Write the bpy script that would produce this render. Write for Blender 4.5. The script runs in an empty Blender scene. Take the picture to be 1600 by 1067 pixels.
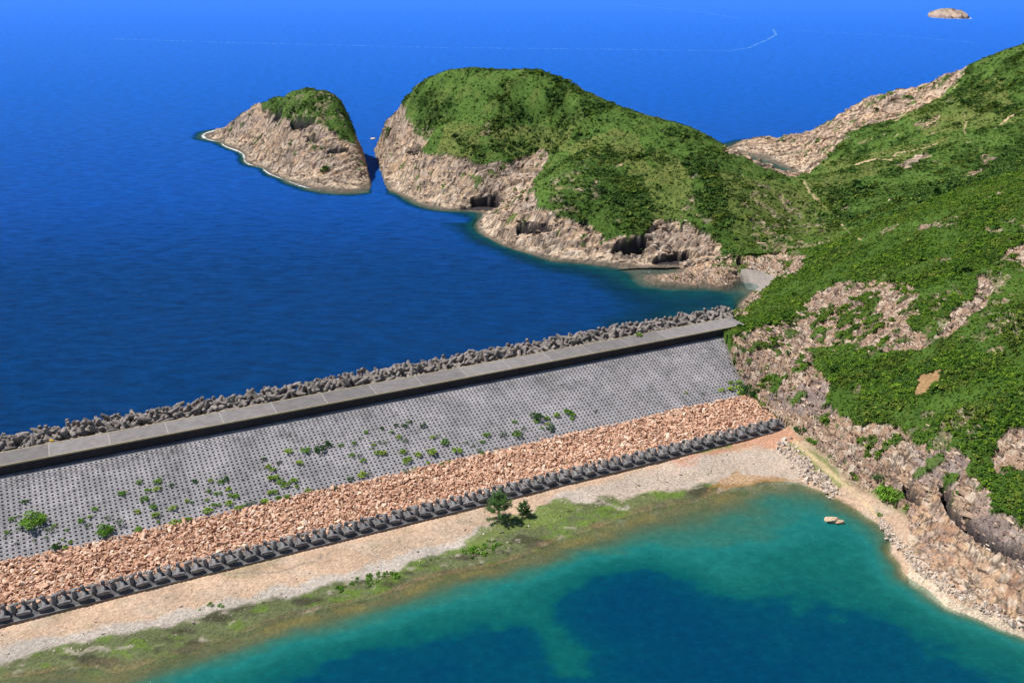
import bpy, math, random
import numpy as np
from mathutils import Matrix, Vector, Euler
random.seed(7); rng = np.random.default_rng(11)
S = bpy.context.scene

# ------------------------------------------------------------------ camera
CAM_H, FPX = 104.0, 1500.0
PITCH = math.atan(593.5 / 1500.0)
cam_d = bpy.data.cameras.new('camera'); cam = bpy.data.objects.new('camera', cam_d)
S.collection.objects.link(cam); S.camera = cam
cam.location = (0, 0, CAM_H); cam.rotation_euler = (math.pi / 2 - PITCH, 0, 0)
cam_d.sensor_width = 36; cam_d.lens = 36 * FPX / 1600; cam_d.clip_start = 1; cam_d.clip_end = 60000

# ------------------------------------------------------------------ sky, sun, exposure
SUN_AZ, SUN_EL = math.radians(-73), math.radians(56)      # azimuth from +Y towards +X
W = bpy.data.worlds.new('World'); S.world = W; W.use_nodes = True
nt = W.node_tree; sky = nt.nodes.new('ShaderNodeTexSky'); sky.sky_type = 'NISHITA'
sky.sun_disc = False; sky.sun_elevation = SUN_EL; sky.sun_rotation = SUN_AZ
sky.air_density = 1.0; sky.dust_density = 0.2; sky.ozone_density = 3.0
nt.links.new(sky.outputs[0], nt.nodes['Background'].inputs[0]); nt.nodes['Background'].inputs[1].default_value = 0.065
sl = bpy.data.lights.new('sun', 'SUN'); sun = bpy.data.objects.new('sun', sl); S.collection.objects.link(sun)
sl.energy = 5.0; sl.angle = math.radians(0.5); sl.color = (1.0, 0.955, 0.89)
sd = Vector((math.sin(SUN_AZ) * math.cos(SUN_EL), math.cos(SUN_AZ) * math.cos(SUN_EL), math.sin(SUN_EL)))
sun.rotation_euler = sd.to_track_quat('Z', 'Y').to_euler()
S.view_settings.view_transform = 'Standard'; S.view_settings.look = 'None'
S.view_settings.exposure = 0.28; S.view_settings.gamma = 1; S.view_settings.use_curve_mapping = False

# ------------------------------------------------------------------ helpers
CT, ST = math.cos(PITCH), math.sin(PITCH)
def P(px, py, z=0.0):
    """world point at height z seen at photo pixel"""
    u = (px - 800) / FPX; v = (533.5 - py) / FPX
    d = np.array([u, CT + v * ST, -ST + v * CT]); t = (z - CAM_H) / d[2]
    return np.array([0, 0, CAM_H]) + d * t
def Q(px, py, Y):
    u = (px - 800) / FPX; v = (533.5 - py) / FPX
    d = np.array([u, CT + v * ST, -ST + v * CT]); return np.array([0, 0, CAM_H]) + d * (Y / d[1])
def project(x, y, z):
    zz = z - CAM_H; w = y * CT - zz * ST
    return 800 + FPX * x / w, 533.5 - FPX * (y * ST + zz * CT) / w
def smooth(a, b, x):
    t = np.clip((x - a) / (b - a), 0, 1); return t * t * (3 - 2 * t)
def _h(ix, iy, seed):
    n = (ix.astype(np.int64) * 374761393 + iy.astype(np.int64) * 668265263 + seed * 1442695041) & 0xffffffff
    n = ((n ^ (n >> 13)) * 1274126177) & 0xffffffff
    return ((n ^ (n >> 16)) & 0xffffff) / float(0xffffff)
def vnoise(x, y, s=0):
    ix = np.floor(x); iy = np.floor(y); fx = x - ix; fy = y - iy
    fx = fx * fx * fx * (fx * (fx * 6 - 15) + 10); fy = fy * fy * fy * (fy * (fy * 6 - 15) + 10)
    ix = ix.astype(np.int64); iy = iy.astype(np.int64)
    a = _h(ix, iy, s); b = _h(ix + 1, iy, s); c = _h(ix, iy + 1, s); d = _h(ix + 1, iy + 1, s)
    return ((a * (1 - fx) + b * fx) * (1 - fy) + (c * (1 - fx) + d * fx) * fy) * 2 - 1
def fbm(x, y, o=4, s=0):
    r = 0; a = 1; t = 0
    for i in range(o):
        ca, sa = math.cos(i * 1.3 + .4), math.sin(i * 1.3 + .4)
        r = r + a * vnoise((x * ca - y * sa) * 2 ** i + 17.3 * i, (x * sa + y * ca) * 2 ** i - 9.1 * i, s + i); t += a; a *= .5
    return r / t
def vor(x, y, s=0):
    """cell value and distance to the nearest joint"""
    ix = np.floor(x).astype(np.int64); iy = np.floor(y).astype(np.int64)
    d1 = np.full(x.shape, 9.); d2 = np.full(x.shape, 9.); val = np.zeros(x.shape)
    for dx in (-1, 0, 1):
        for dy in (-1, 0, 1):
            jx = ix + dx; jy = iy + dy
            px = jx + .15 + .7 * _h(jx, jy, s); py = jy + .15 + .7 * _h(jx, jy, s + 5)
            d = np.hypot(x - px, y - py); v = _h(jx, jy, s + 9)
            near = d < d1
            d2 = np.where(near, d1, np.minimum(d2, d)); val = np.where(near, v, val); d1 = np.where(near, d, d1)
    return val, d2 - d1
def inpoly(px, py, poly):
    r = np.zeros(px.shape, bool); n = len(poly)
    xs = [p[0] for p in poly]; ys = [p[1] for p in poly]
    bb = (px > min(xs)) & (px < max(xs)) & (py > min(ys)) & (py < max(ys))
    idx = np.nonzero(bb)
    x = px[idx]; y = py[idx]; ins = np.zeros(x.shape, bool)
    for i in range(n):
        x1, y1 = poly[i]; x2, y2 = poly[(i + 1) % n]
        if y1 == y2: continue
        c = ((y1 > y) != (y2 > y)) & (x < (x2 - x1) * (y - y1) / (y2 - y1) + x1); ins ^= c
    r[idx] = ins; return r
def polydist(x, y, pts):
    d = np.full(x.shape, 1e9)
    for (ax, ay), (bx, by) in zip(pts[:-1], pts[1:]):
        vx, vy = bx - ax, by - ay; L = vx * vx + vy * vy + 1e-9
        t = np.clip(((x - ax) * vx + (y - ay) * vy) / L, 0, 1)
        d = np.minimum(d, np.hypot(x - ax - t * vx, y - ay - t * vy))
    return d

col = S.collection
def tag(o, label=None, cat=None, group=None, kind=None):
    if label: o['label'] = label
    if cat: o['category'] = cat
    if group: o['group'] = group
    if kind: o['kind'] = kind
    return o
def empty(name, loc=(0, 0, 0)):
    o = bpy.data.objects.new(name, None); col.objects.link(o); o.location = loc; return o
def mesh_obj(name, V, F, mats, parent=None, mi=None, link=True, smooth_=False):
    me = bpy.data.meshes.new(name)
    V = np.asarray(V, dtype=np.float32); F = np.asarray(F) if not isinstance(F, list) else F
    if isinstance(F, np.ndarray):
        k = F.shape[1]; me.vertices.add(len(V)); me.vertices.foreach_set('co', V.ravel())
        me.loops.add(F.size); me.loops.foreach_set('vertex_index', F.ravel().astype(np.int32))
        me.polygons.add(len(F)); me.polygons.foreach_set('loop_start', np.arange(0, F.size, k, dtype=np.int32))
        me.update(calc_edges=True)
    else:
        me.from_pydata([tuple(map(float, v)) for v in V], [], F); me.update()
    me.polygons.foreach_set('use_smooth', [smooth_] * len(me.polygons))
    for m in (mats if isinstance(mats, (list, tuple)) else [mats]): me.materials.append(m)
    if mi is not None: me.polygons.foreach_set('material_index', np.asarray(mi, dtype=np.int32))
    o = bpy.data.objects.new(name, me)
    if link: col.objects.link(o)
    if parent: o.parent = parent
    return o
def vattr(o, name, arr):
    arr = np.asarray(arr, dtype=np.float32)
    if arr.ndim == 1:
        a = o.data.attributes.new(name, 'FLOAT', 'POINT'); a.data.foreach_set('value', arr)
    else:
        a = o.data.attributes.new(name, 'FLOAT_COLOR', 'POINT')
        if arr.shape[1] == 3: arr = np.concatenate([arr, np.ones((len(arr), 1), np.float32)], 1)
        a.data.foreach_set('color', arr.ravel())

# ------------------------------------------------------------------ materials
def new_mat(name, rough=.9, spec=.2):
    m = bpy.data.materials.new(name); m.use_nodes = True; b = m.node_tree.nodes['Principled BSDF']
    b.inputs['Roughness'].default_value = rough; b.inputs['Specular IOR Level'].default_value = spec
    return m, m.node_tree, b
def nd(t, typ, **k):
    n = t.nodes.new(typ)
    for a, v in k.items(): setattr(n, a, v)
    return n
def noise_ramp(t, scale, stops, detail=4, coord=None, rough=.6):
    tc = nd(t, 'ShaderNodeTexCoord'); n = nd(t, 'ShaderNodeTexNoise'); n.inputs['Scale'].default_value = scale
    n.inputs['Detail'].default_value = detail; n.inputs['Roughness'].default_value = rough
    t.links.new(coord or tc.outputs['Object'], n.inputs['Vector'])
    r = nd(t, 'ShaderNodeValToRGB'); e = r.color_ramp.elements
    e[0].position, e[0].color = stops[0][0], (*stops[0][1], 1); e[1].position, e[1].color = stops[-1][0], (*stops[-1][1], 1)
    for p, c in stops[1:-1]: x = e.new(p); x.color = (*c, 1)
    t.links.new(n.outputs['Fac'], r.inputs['Fac']); return r, n
def mul(t, a, b, fac=1.0, typ='MULTIPLY'):
    m = nd(t, 'ShaderNodeMix', data_type='RGBA', blend_type=typ); m.inputs[0].default_value = fac
    t.links.new(a, m.inputs[6]); t.links.new(b, m.inputs[7]); return m.outputs[2]
def bump(t, b, h, strength, dist):
    n = nd(t, 'ShaderNodeBump'); n.inputs['Strength'].default_value = strength; n.inputs['Distance'].default_value = dist
    t.links.new(h, n.inputs['Height']); t.links.new(n.outputs[0], b.inputs['Normal']); return n

def terrain_mat():
    m, t, b = new_mat('terrain_ground', .95, .1)
    a = nd(t, 'ShaderNodeAttribute', attribute_name='tint')
    r1, n1 = noise_ramp(t, 1.6, [(.3, (.62, .62, .62)), (.5, (1, 1, 1)), (.72, (1.4, 1.38, 1.33))], 6, rough=.72)
    r2, n2 = noise_ramp(t, .12, [(.3, (.85, .85, .85)), (.7, (1.15, 1.15, 1.15))], 3)
    r3, n3 = noise_ramp(t, 6.5, [(.32, (.66, .66, .66)), (.68, (1.32, 1.31, 1.28))], 3, rough=.7)
    c = mul(t, mul(t, mul(t, a.outputs['Color'], r1.outputs[0]), r2.outputs[0]), r3.outputs[0])
    t.links.new(c, b.inputs['Base Color'])
    bump(t, b, n1.outputs['Fac'], .8, .5)
    return m
M_terrain = terrain_mat()

def concrete_mat(name, base, dark, scale=.8, attr=None):
    m, t, b = new_mat(name, .9, .2)
    r, n = noise_ramp(t, scale, [(.3, dark), (.62, base)], 6, rough=.7)
    c = r.outputs[0]
    if attr == 'obj':
        oi = nd(t, 'ShaderNodeObjectInfo'); rr = nd(t, 'ShaderNodeMapRange'); rr.inputs[3].default_value = .72; rr.inputs[4].default_value = 1.15
        t.links.new(oi.outputs['Random'], rr.inputs[0]); cc = nd(t, 'ShaderNodeCombineColor')
        for i in range(3): t.links.new(rr.outputs[0], cc.inputs[i])
        c = mul(t, c, cc.outputs[0])
    elif attr:
        a = nd(t, 'ShaderNodeAttribute', attribute_name=attr); c = mul(t, c, a.outputs['Color'])
    r2, n2 = noise_ramp(t, 7, [(.3, (.8, .8, .8)), (.7, (1.15, 1.15, 1.15))], 4)
    c = mul(t, c, r2.outputs[0]); t.links.new(c, b.inputs['Base Color']); bump(t, b, n2.outputs['Fac'], .3, .08)
    return m
M_dolos = concrete_mat('dolos_concrete', (.30, .262, .238), (.155, .138, .128), .7, 'obj')
M_toe = concrete_mat('toe_concrete', (.25, .24, .24), (.14, .135, .14), .7, 'obj')
M_road = concrete_mat('road_concrete', (.235, .215, .212), (.16, .148, .148), .5, 'obj')
M_wall = concrete_mat('wall_concrete', (.055, .05, .055), (.03, .028, .032), .6)  # the wall's shade is put into this near-black base colour
M_tile = concrete_mat('revetment_concrete', (.36, .345, .35), (.24, .235, .24), .12, 'tint')
M_core = concrete_mat('core_earth', (.022, .02, .02), (.014, .013, .013), .8)
M_joint = concrete_mat('joint_mortar', (.38, .36, .34), (.28, .26, .25), 1.5)
M_edge = concrete_mat('yellow_edge_line', (.50, .41, .24), (.34, .29, .20), 1.2)

def inst_mat(name, stops, rough=.8, nscale=2.0, trans=0.0, spec=.15):
    m, t, b = new_mat(name, rough, spec)
    oi = nd(t, 'ShaderNodeObjectInfo'); r = nd(t, 'ShaderNodeValToRGB'); e = r.color_ramp.elements
    e[0].position, e[0].color = stops[0][0], (*stops[0][1], 1); e[1].position, e[1].color = stops[-1][0], (*stops[-1][1], 1)
    for p, c in stops[1:-1]: x = e.new(p); x.color = (*c, 1)
    t.links.new(oi.outputs['Random'], r.inputs['Fac'])
    r2, n2 = noise_ramp(t, nscale, [(.3, (.6, .6, .6)), (.7, (1.35, 1.35, 1.35))], 4)
    c = mul(t, r.outputs[0], r2.outputs[0]); t.links.new(c, b.inputs['Base Color'])
    if trans:
        tr = nd(t, 'ShaderNodeBsdfTranslucent'); t.links.new(c, tr.inputs[0]); mx = nd(t, 'ShaderNodeMixShader'); mx.inputs[0].default_value = trans
        t.links.new(b.outputs[0], mx.inputs[1]); t.links.new(tr.outputs[0], mx.inputs[2]); t.links.new(mx.outputs[0], t.nodes['Material Output'].inputs[0])
    return m
M_leaf_o = inst_mat('olive_foliage', [(0, (.050, .088, .016)), (.4, (.095, .155, .020)), (.75, (.155, .225, .028)), (1, (.21, .25, .045))], .8, 1.5, .12)
M_leaf_f = inst_mat('headland_foliage', [(0, (.030, .072, .017)), (.4, (.056, .128, .022)), (.75, (.100, .190, .032)), (1, (.15, .24, .045))], .8, 1.5, .12)
M_leaf = inst_mat('hill_foliage', [(0, (.032, .076, .011)), (.3, (.064, .148, .015)), (.65, (.120, .235, .020)), (1, (.21, .32, .03))], .75, 1.5, .15)
M_leaf_b = inst_mat('bright_foliage', [(0, (.15, .29, .025)), (.5, (.23, .38, .035)), (1, (.33, .45, .05))], .75, 2.5, .2)
M_leaf_m = inst_mat('mid_foliage', [(0, (.10, .24, .02)), (.5, (.14, .30, .03)), (1, (.19, .36, .04))], .75, 2.5, .2)
M_leaf_d = inst_mat('dark_foliage', [(0, (.035, .10, .02)), (.5, (.05, .13, .03)), (1, (.07, .16, .04))], .75, 2.5, .2)
M_leaf_g = inst_mat('greygreen_foliage', [(0, (.11, .18, .09)), (1, (.16, .23, .12))], .8, 2.5, .2)
M_bark = inst_mat('bark', [(0, (.09, .07, .05)), (1, (.12, .09, .06))], .9)
M_rock = inst_mat('hill_rock', [(0, (.18, .13, .10)), (.2, (.32, .22, .16)), (.5, (.50, .355, .245)), (.8, (.60, .45, .33)), (1, (.68, .57, .46))], .92, 1.2)
M_rock_n = inst_mat('near_hill_rock', [(0, (.10, .072, .060)), (.25, (.21, .14, .11)), (.55, (.37, .25, .18)), (.8, (.50, .36, .26)), (1, (.62, .50, .39))], .92, 1.2)
M_stone = inst_mat('pink_rubble', [(0, (.38, .21, .135)), (.25, (.52, .30, .195)), (.5, (.62, .38, .255)), (.8, (.70, .46, .33)), (1, (.80, .62, .48))], .9, 1.2)
M_boulder = inst_mat('lake_boulder', [(0, (.46, .33, .22)), (1, (.58, .44, .32))], .9, 1.2)
M_whiterock = inst_mat('bleached_rock', [(0, (.36, .29, .23)), (1, (.60, .50, .42))], .9, 1.2)

def water_mat(name, stops, foam, dmax, bsc, bstr, gloss=.12, amin=.0, spec=.5, clear=3.0):
    """opaque body colour by depth, with painted far-sea sheen, clear over the shallows so that the real bed shows"""
    m, t, b = new_mat(name, gloss, spec); b.inputs['IOR'].default_value = 1.33
    a = nd(t, 'ShaderNodeAttribute', attribute_name='depth_sheen')
    tc = nd(t, 'ShaderNodeTexCoord')
    nz = nd(t, 'ShaderNodeTexNoise'); nz.inputs['Scale'].default_value = .09; nz.inputs['Detail'].default_value = 5; t.links.new(tc.outputs['Object'], nz.inputs['Vector'])
    mr = nd(t, 'ShaderNodeMapRange'); mr.inputs[1].default_value = .3; mr.inputs[2].default_value = .7; mr.inputs[3].default_value = .96; mr.inputs[4].default_value = 1.04
    t.links.new(nz.outputs['Fac'], mr.inputs[0])
    md = nd(t, 'ShaderNodeMath', operation='MULTIPLY'); t.links.new(a.outputs['Fac'], md.inputs[0]); t.links.new(mr.outputs[0], md.inputs[1])
    dv = nd(t, 'ShaderNodeMath', operation='DIVIDE'); dv.inputs[1].default_value = dmax; t.links.new(md.outputs[0], dv.inputs[0])
    r = nd(t, 'ShaderNodeValToRGB'); e = r.color_ramp.elements
    e[0].position, e[0].color = stops[0][0], (*stops[0][1], 1); e[1].position, e[1].color = stops[-1][0], (*stops[-1][1], 1)
    for p, c in stops[1:-1]: x = e.new(p); x.color = (*c, 1)
    t.links.new(dv.outputs[0], r.inputs['Fac']); cc = r.outputs[0]
    mxr = None
    # waves
    mp = nd(t, 'ShaderNodeMapping'); mp.inputs['Rotation'].default_value = (0, 0, .25); mp.inputs['Scale'].default_value = (.6, 1.5, 1)
    t.links.new(tc.outputs['Object'], mp.inputs['Vector'])
    n1 = nd(t, 'ShaderNodeTexNoise'); n1.inputs['Scale'].default_value = bsc; n1.inputs['Detail'].default_value = 9 if foam else 5; n1.inputs['Roughness'].default_value = .82 if foam else .62
    t.links.new(mp.outputs[0], n1.inputs['Vector'])
    n2 = nd(t, 'ShaderNodeTexNoise'); n2.inputs['Scale'].default_value = 4.0 if foam else bsc * 5; n2.inputs['Detail'].default_value = 3; t.links.new(mp.outputs[0], n2.inputs['Vector'])
    b0 = nd(t, 'ShaderNodeBump'); b0.inputs['Distance'].default_value = (.12 if foam else bstr * .28); t.links.new(n2.outputs['Fac'], b0.inputs['Height'])
    wr = nd(t, 'ShaderNodeMapRange'); wr.inputs[1].default_value = .36; wr.inputs[2].default_value = .64; wr.inputs[3].default_value = .62; wr.inputs[4].default_value = 1.42; t.links.new(n1.outputs['Fac'], wr.inputs[0])
    wc = nd(t, 'ShaderNodeCombineColor'); [t.links.new(wr.outputs[0], wc.inputs[q_]) for q_ in range(3)]
    if foam: cc = mul(t, cc, wc.outputs[0])  # light and dark of the ripples painted into the sea colour
    else:      # mottled bed showing through
        rb, nb = noise_ramp(t, .55, [(.32, (.78, .82, .85)), (.55, (1, 1, 1)), (.72, (1.45, 1.22, 1.15))], 6, rough=.7); cc = mul(t, cc, rb.outputs[0])
    b1 = bump(t, b, n1.outputs['Fac'], 1.0, bstr); t.links.new(b0.outputs[0], b1.inputs['Normal'])
    al = nd(t, 'ShaderNodeMapRange'); al.inputs[1].default_value = 0; al.inputs[2].default_value = clear; al.inputs[3].default_value = amin; al.inputs[4].default_value = 1
    al.interpolation_type = 'SMOOTHSTEP'; t.links.new(md.outputs[0], al.inputs[0]); alpha = al.outputs[0]
    if foam:
        fn = nd(t, 'ShaderNodeTexNoise'); fn.inputs['Scale'].default_value = .5; fn.inputs['Detail'].default_value = 5; t.links.new(tc.outputs['Object'], fn.inputs['Vector'])
        fl = nd(t, 'ShaderNodeAttribute', attribute_name='foam')
        fa = nd(t, 'ShaderNodeMath', operation='ADD'); t.links.new(fl.outputs['Fac'], fa.inputs[0]); t.links.new(fn.outputs['Fac'], fa.inputs[1])
        fr = nd(t, 'ShaderNodeMapRange'); fr.inputs[1].default_value = 1.0; fr.inputs[2].default_value = 1.25; t.links.new(fa.outputs[0], fr.inputs[0])
        mx = nd(t, 'ShaderNodeMix', data_type='RGBA'); t.links.new(fr.outputs[0], mx.inputs[0]); t.links.new(cc, mx.inputs[6]); mx.inputs[7].default_value = (.8, .84, .86, 1); cc = mx.outputs[2]
        ma = nd(t, 'ShaderNodeMath', operation='MAXIMUM'); t.links.new(alpha, ma.inputs[0]); t.links.new(fr.outputs[0], ma.inputs[1]); alpha = ma.outputs[0]
    df = nd(t, 'ShaderNodeBsdfDiffuse'); gl = nd(t, 'ShaderNodeBsdfGlossy'); gl.inputs['Roughness'].default_value = gloss; t.links.new(cc, df.inputs[0])
    bn = b1; t.links.new(bn.outputs[0], gl.inputs['Normal']); t.links.new(bn.outputs[0], df.inputs['Normal'])
    fz_ = nd(t, 'ShaderNodeFresnel'); fz_.inputs[0].default_value = 1.33; t.links.new(bn.outputs[0], fz_.inputs['Normal'])
    fm = nd(t, 'ShaderNodeMapRange'); fm.inputs[1].default_value = .02; fm.inputs[2].default_value = .6; fm.inputs[3].default_value = .012; fm.inputs[4].default_value = spec; t.links.new(fz_.outputs[0], fm.inputs[0])
    mg = nd(t, 'ShaderNodeMixShader'); t.links.new(fm.outputs[0], mg.inputs[0]); t.links.new(df.outputs[0], mg.inputs[1]); t.links.new(gl.outputs[0], mg.inputs[2])
    tr = nd(t, 'ShaderNodeBsdfTransparent'); tr.inputs[0].default_value = (.80, .93, .92, 1); ms = nd(t, 'ShaderNodeMixShader')
    t.links.new(alpha, ms.inputs[0]); t.links.new(tr.outputs[0], ms.inputs[1]); t.links.new(mg.outputs[0], ms.inputs[2]); t.links.new(ms.outputs[0], t.nodes['Material Output'].inputs[0])
    return m
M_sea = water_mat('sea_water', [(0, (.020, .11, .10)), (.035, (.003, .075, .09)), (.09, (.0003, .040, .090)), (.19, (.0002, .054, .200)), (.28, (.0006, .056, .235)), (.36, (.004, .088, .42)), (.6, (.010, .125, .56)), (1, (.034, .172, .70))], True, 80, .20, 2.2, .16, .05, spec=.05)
M_res = water_mat('reservoir_water', [(0, (.12, .14, .07)), (.09, (.030, .125, .095)), (.16, (.010, .140, .130)), (.27, (.005, .100, .092)), (.45, (.002, .080, .086)), (.56, (.0004, .052, .092)), (1, (.0002, .040, .092))], False, 12, 1.6, .10, .1, .12, spec=.12, clear=1.15)

# ------------------------------------------------------------------ dam frame: s along, t towards the reservoir
ANG = math.radians(64.3); DX, DY = math.sin(ANG), math.cos(ANG); NX, NY = DY, -DX
def ST_(x, y): return x * DX + y * DY, x * NX + y * NY
def XY(s, t): return s * DX + t * NX, s * DY + t * NY
def tt(px, py, z): return ST_(*P(px, py, z)[:2])[1]
T_ROAD0 = -199.6; T_ROAD1 = -193.3
Z_REV0, Z_REV1, Z_TOE, Z_BEACH = 10.0, 3.2, 1.5, .9
T_REV0 = T_ROAD1; T_REV1 = (tt(0, 880, Z_REV1) + tt(1160, 620, Z_REV1)) / 2
T_TOE = (tt(0, 957, Z_TOE + .6) + tt(1195, 655, Z_TOE + .6)) / 2
T_END = (tt(0, 987, Z_BEACH - .4) + tt(1225, 668, Z_BEACH - .4)) / 2
S_L = ST_(*P(-60, 720, 8)[:2])[0] - 6
B1 = ST_(*P(1127, 520, Z_REV0)[:2]); B2 = ST_(*P(1148, 570, 7)[:2]); B3 = ST_(*P(1172, 618, Z_REV1)[:2]); B4 = ST_(*P(1205, 648, 1.8)[:2]); B5 = ST_(*P(1228, 666, 1.2)[:2])
BT = [-236, T_ROAD0, B1[1], B2[1], B3[1], B4[1], B5[1] + 2]
BS = [ST_(*P(1150, 480, 5)[:2])[0] + 3, ST_(*P(1146, 500, 12)[:2])[0] + 2, B1[0], B2[0], B3[0], B4[0], B5[0]]
def border_s(t): return np.interp(t, BT, BS)
def dam_z(t): return np.interp(t, [-228, -208, -201, T_ROAD1, T_ROAD1 + .01, T_REV1, T_TOE, T_END], [-6, 8.8, 10.0, 11.9, Z_REV0, Z_REV1, Z_TOE, Z_BEACH - .3])

# ------------------------------------------------------------------ terrain control points
C = []
def Z(*a):
    for px, py, z in a: C.append(tuple(P(px, py, z)))
def D(*a):
    for px, py, d in a: x, y, _ = P(px, py, 0); C.append((x, y, -d))
def R(*a, back=None):
    for px, py, Y in a:
        x, y, z = Q(px, py, Y); C.append((x, y, z))
        if back: C.append((x * (1 + (z * 1.1 + back) / Y), Y + z * 1.1 + back, -4))
isl_shore = [(340, 203), (352, 222), (367, 234), (385, 243), (415, 262), (450, 282), (490, 296), (530, 302), (565, 299), (583, 291)]
Z(*[(a, b, 0.1) for a, b in isl_shore])
D((315, 200, 8), (335, 240, 9), (400, 285, 9), (470, 310, 9), (540, 322, 9), (590, 315, 6), (594, 290, 3), (586, 262, 3), (575, 235, 3), (571, 215, 5), (600, 200, 8), (570, 205, 7))
R((388, 165, 615), (405, 153, 605), (425, 143, 590), (455, 132, 572), (485, 127, 560), (515, 138, 548), (535, 155, 536), (550, 185, 520), back=14)
R((562, 222, 502), (577, 262, 488))
R((430, 200, 560), (490, 205, 515), (520, 225, 503), (460, 235, 510), (400, 215, 580))
hl_shore = [(580, 236), (583, 256), (600, 281), (625, 300), (655, 318), (700, 328), (728, 328), (765, 331), (748, 345), (748, 357), (775, 375), (830, 395), (870, 408), (900, 408), (950, 414), (1000, 417), (1035, 418), (1060, 415), (1010, 428), (1005, 434), (1022, 444), (1060, 446), (1110, 443), (1150, 441), (1160, 435), (1168, 440), (1190, 447)]
Z(*[(a, b, 0.1) for a, b in hl_shore])
D((610, 310, 5), (650, 335, 6), (700, 345, 5), (735, 345, 3), (725, 365, 5), (770, 395, 6), (830, 415, 5), (900, 428, 5), (960, 435, 4), (990, 450, 3.5), (1060, 462, 4), (1120, 458, 3), (1150, 455, 1.6), (1165, 452, .8), (1035, 424, 1.2), (560, 350, 12), (700, 420, 12), (850, 470, 12), (1000, 485, 7), (1100, 478, 5), (1140, 478, 4), (300, 300, 14), (200, 500, 15), (600, 500, 15), (0, 600, 14), (0, 300, 15))
R((590, 212, 562), (610, 188, 555), (622, 165, 548), (635, 148, 542), (655, 120, 534), (690, 105, 522), (740, 101, 512), (790, 106, 500), (820, 103, 490), (850, 110, 478), (880, 125, 468), (930, 148, 455), (985, 170, 443), (1040, 182, 434), (1080, 195, 428), (1120, 218, 420), back=14)
R((1165, 240, 412), (1200, 258, 404), (1250, 285, 390), back=30)
R((612, 240, 512), (640, 262, 470), (650, 235, 468), (700, 250, 450), (760, 262, 438), (790, 250, 445), (670, 290, 446), (830, 262, 440), (880, 190, 450), (820, 200, 462), (740, 180, 478),
  (845, 285, 388), (900, 248, 404), (950, 222, 420), (800, 330, 378), (860, 315, 372), (905, 330, 364), (945, 365, 352), (1005, 360, 352), (870, 262, 420), (1000, 300, 378), (985, 345, 356), (960, 270, 400),
  (1050, 300, 380), (1050, 350, 356), (1100, 350, 352), (1110, 290, 376), (1130, 380, 342), (1150, 330, 362), (1200, 340, 362), (1200, 390, 338), (1250, 350, 362))
Z((1040, 430, 2.2), (1080, 428, 3.5), (1120, 425, 4.5), (1150, 420, 4.5), (1165, 428, 1.5), (1185, 432, 1.4), (1205, 433, 2), (1225, 420, 4))
# far promontory
Z((1145, 230, 1.0), (1190, 240, 1.5), (1215, 250, 1.2), (1180, 232, 2.5))
D((250, 120, 16), (400, 105, 16), (540, 110, 16), (680, 78, 16), (850, 80, 16), (950, 110, 16), (1050, 140, 16), (1090, 170, 12), (1130, 205, 12), (1200, 190, 14), (1300, 140, 14), (100, 150, 16), (290, 170, 14), (320, 180, 8))
D((1218, 262, 1.5), (1236, 266, 1.0), (1130, 240, 3), (1170, 250, 3), (1125, 222, 6))
R((1175, 214, 585), (1200, 212, 582), (1245, 211, 575), (1300, 185, 563), (1350, 152, 556), (1400, 138, 550), (1450, 130, 545), (1500, 105, 535), (1560, 82, 525), (1600, 68, 515), (1700, 40, 505), back=20)
R((1245, 235, 555), (1262, 262, 505), (1290, 240, 500), (1340, 205, 508), (1400, 190, 510), (1450, 160, 520), (1300, 285, 395), (1330, 355, 348), (1290, 330, 368), (1310, 265, 430), (1400, 250, 425), (1450, 200, 460), (1500, 200, 445), (1500, 262, 385), (1420, 300, 370), (1560, 140, 470), (1600, 200, 410), (1600, 262, 345), (1700, 220, 380), (1540, 290, 330), (1460, 305, 340))
# near hillside
R((1252, 402, 300), (1330, 376, 294), (1400, 350, 285), (1480, 326, 277), (1540, 312, 272), (1600, 300, 268), (1700, 285, 262),
  (1220, 425, 300), (1400, 430, 250), (1400, 500, 224), (1400, 600, 200), (1400, 700, 181), (1300, 450, 262), (1300, 540, 228), (1300, 640, 202), (1250, 460, 268), (1250, 540, 236), (1250, 620, 209),
  (1480, 420, 238), (1480, 550, 202), (1480, 680, 176), (1480, 760, 165), (1480, 850, 154), (1560, 800, 152), (1540, 900, 144), (1600, 430, 222), (1600, 550, 190), (1600, 700, 165), (1600, 800, 148), (1600, 900, 138), (1420, 820, 162), (1700, 430, 205), (1700, 550, 176), (1700, 700, 152), (1700, 850, 133))
Z((1128, 528, 11.0), (1150, 570, 7.0), (1172, 612, 3.6), (1205, 645, 2.0), (1235, 668, 1.6), (1165, 530, 11.4), (1200, 560, 9.5), (1160, 495, 9), (1155, 480, 4), (1190, 458, 5), (1180, 500, 11),
  (1260, 690, 2), (1300, 720, 2.2), (1345, 752, 2.4), (1385, 780, 2.4), (1210, 600, 6.2), (1228, 640, 4))
Z((1152, 478, .1), (1170, 463, .1), (1193, 449, .1))
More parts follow.
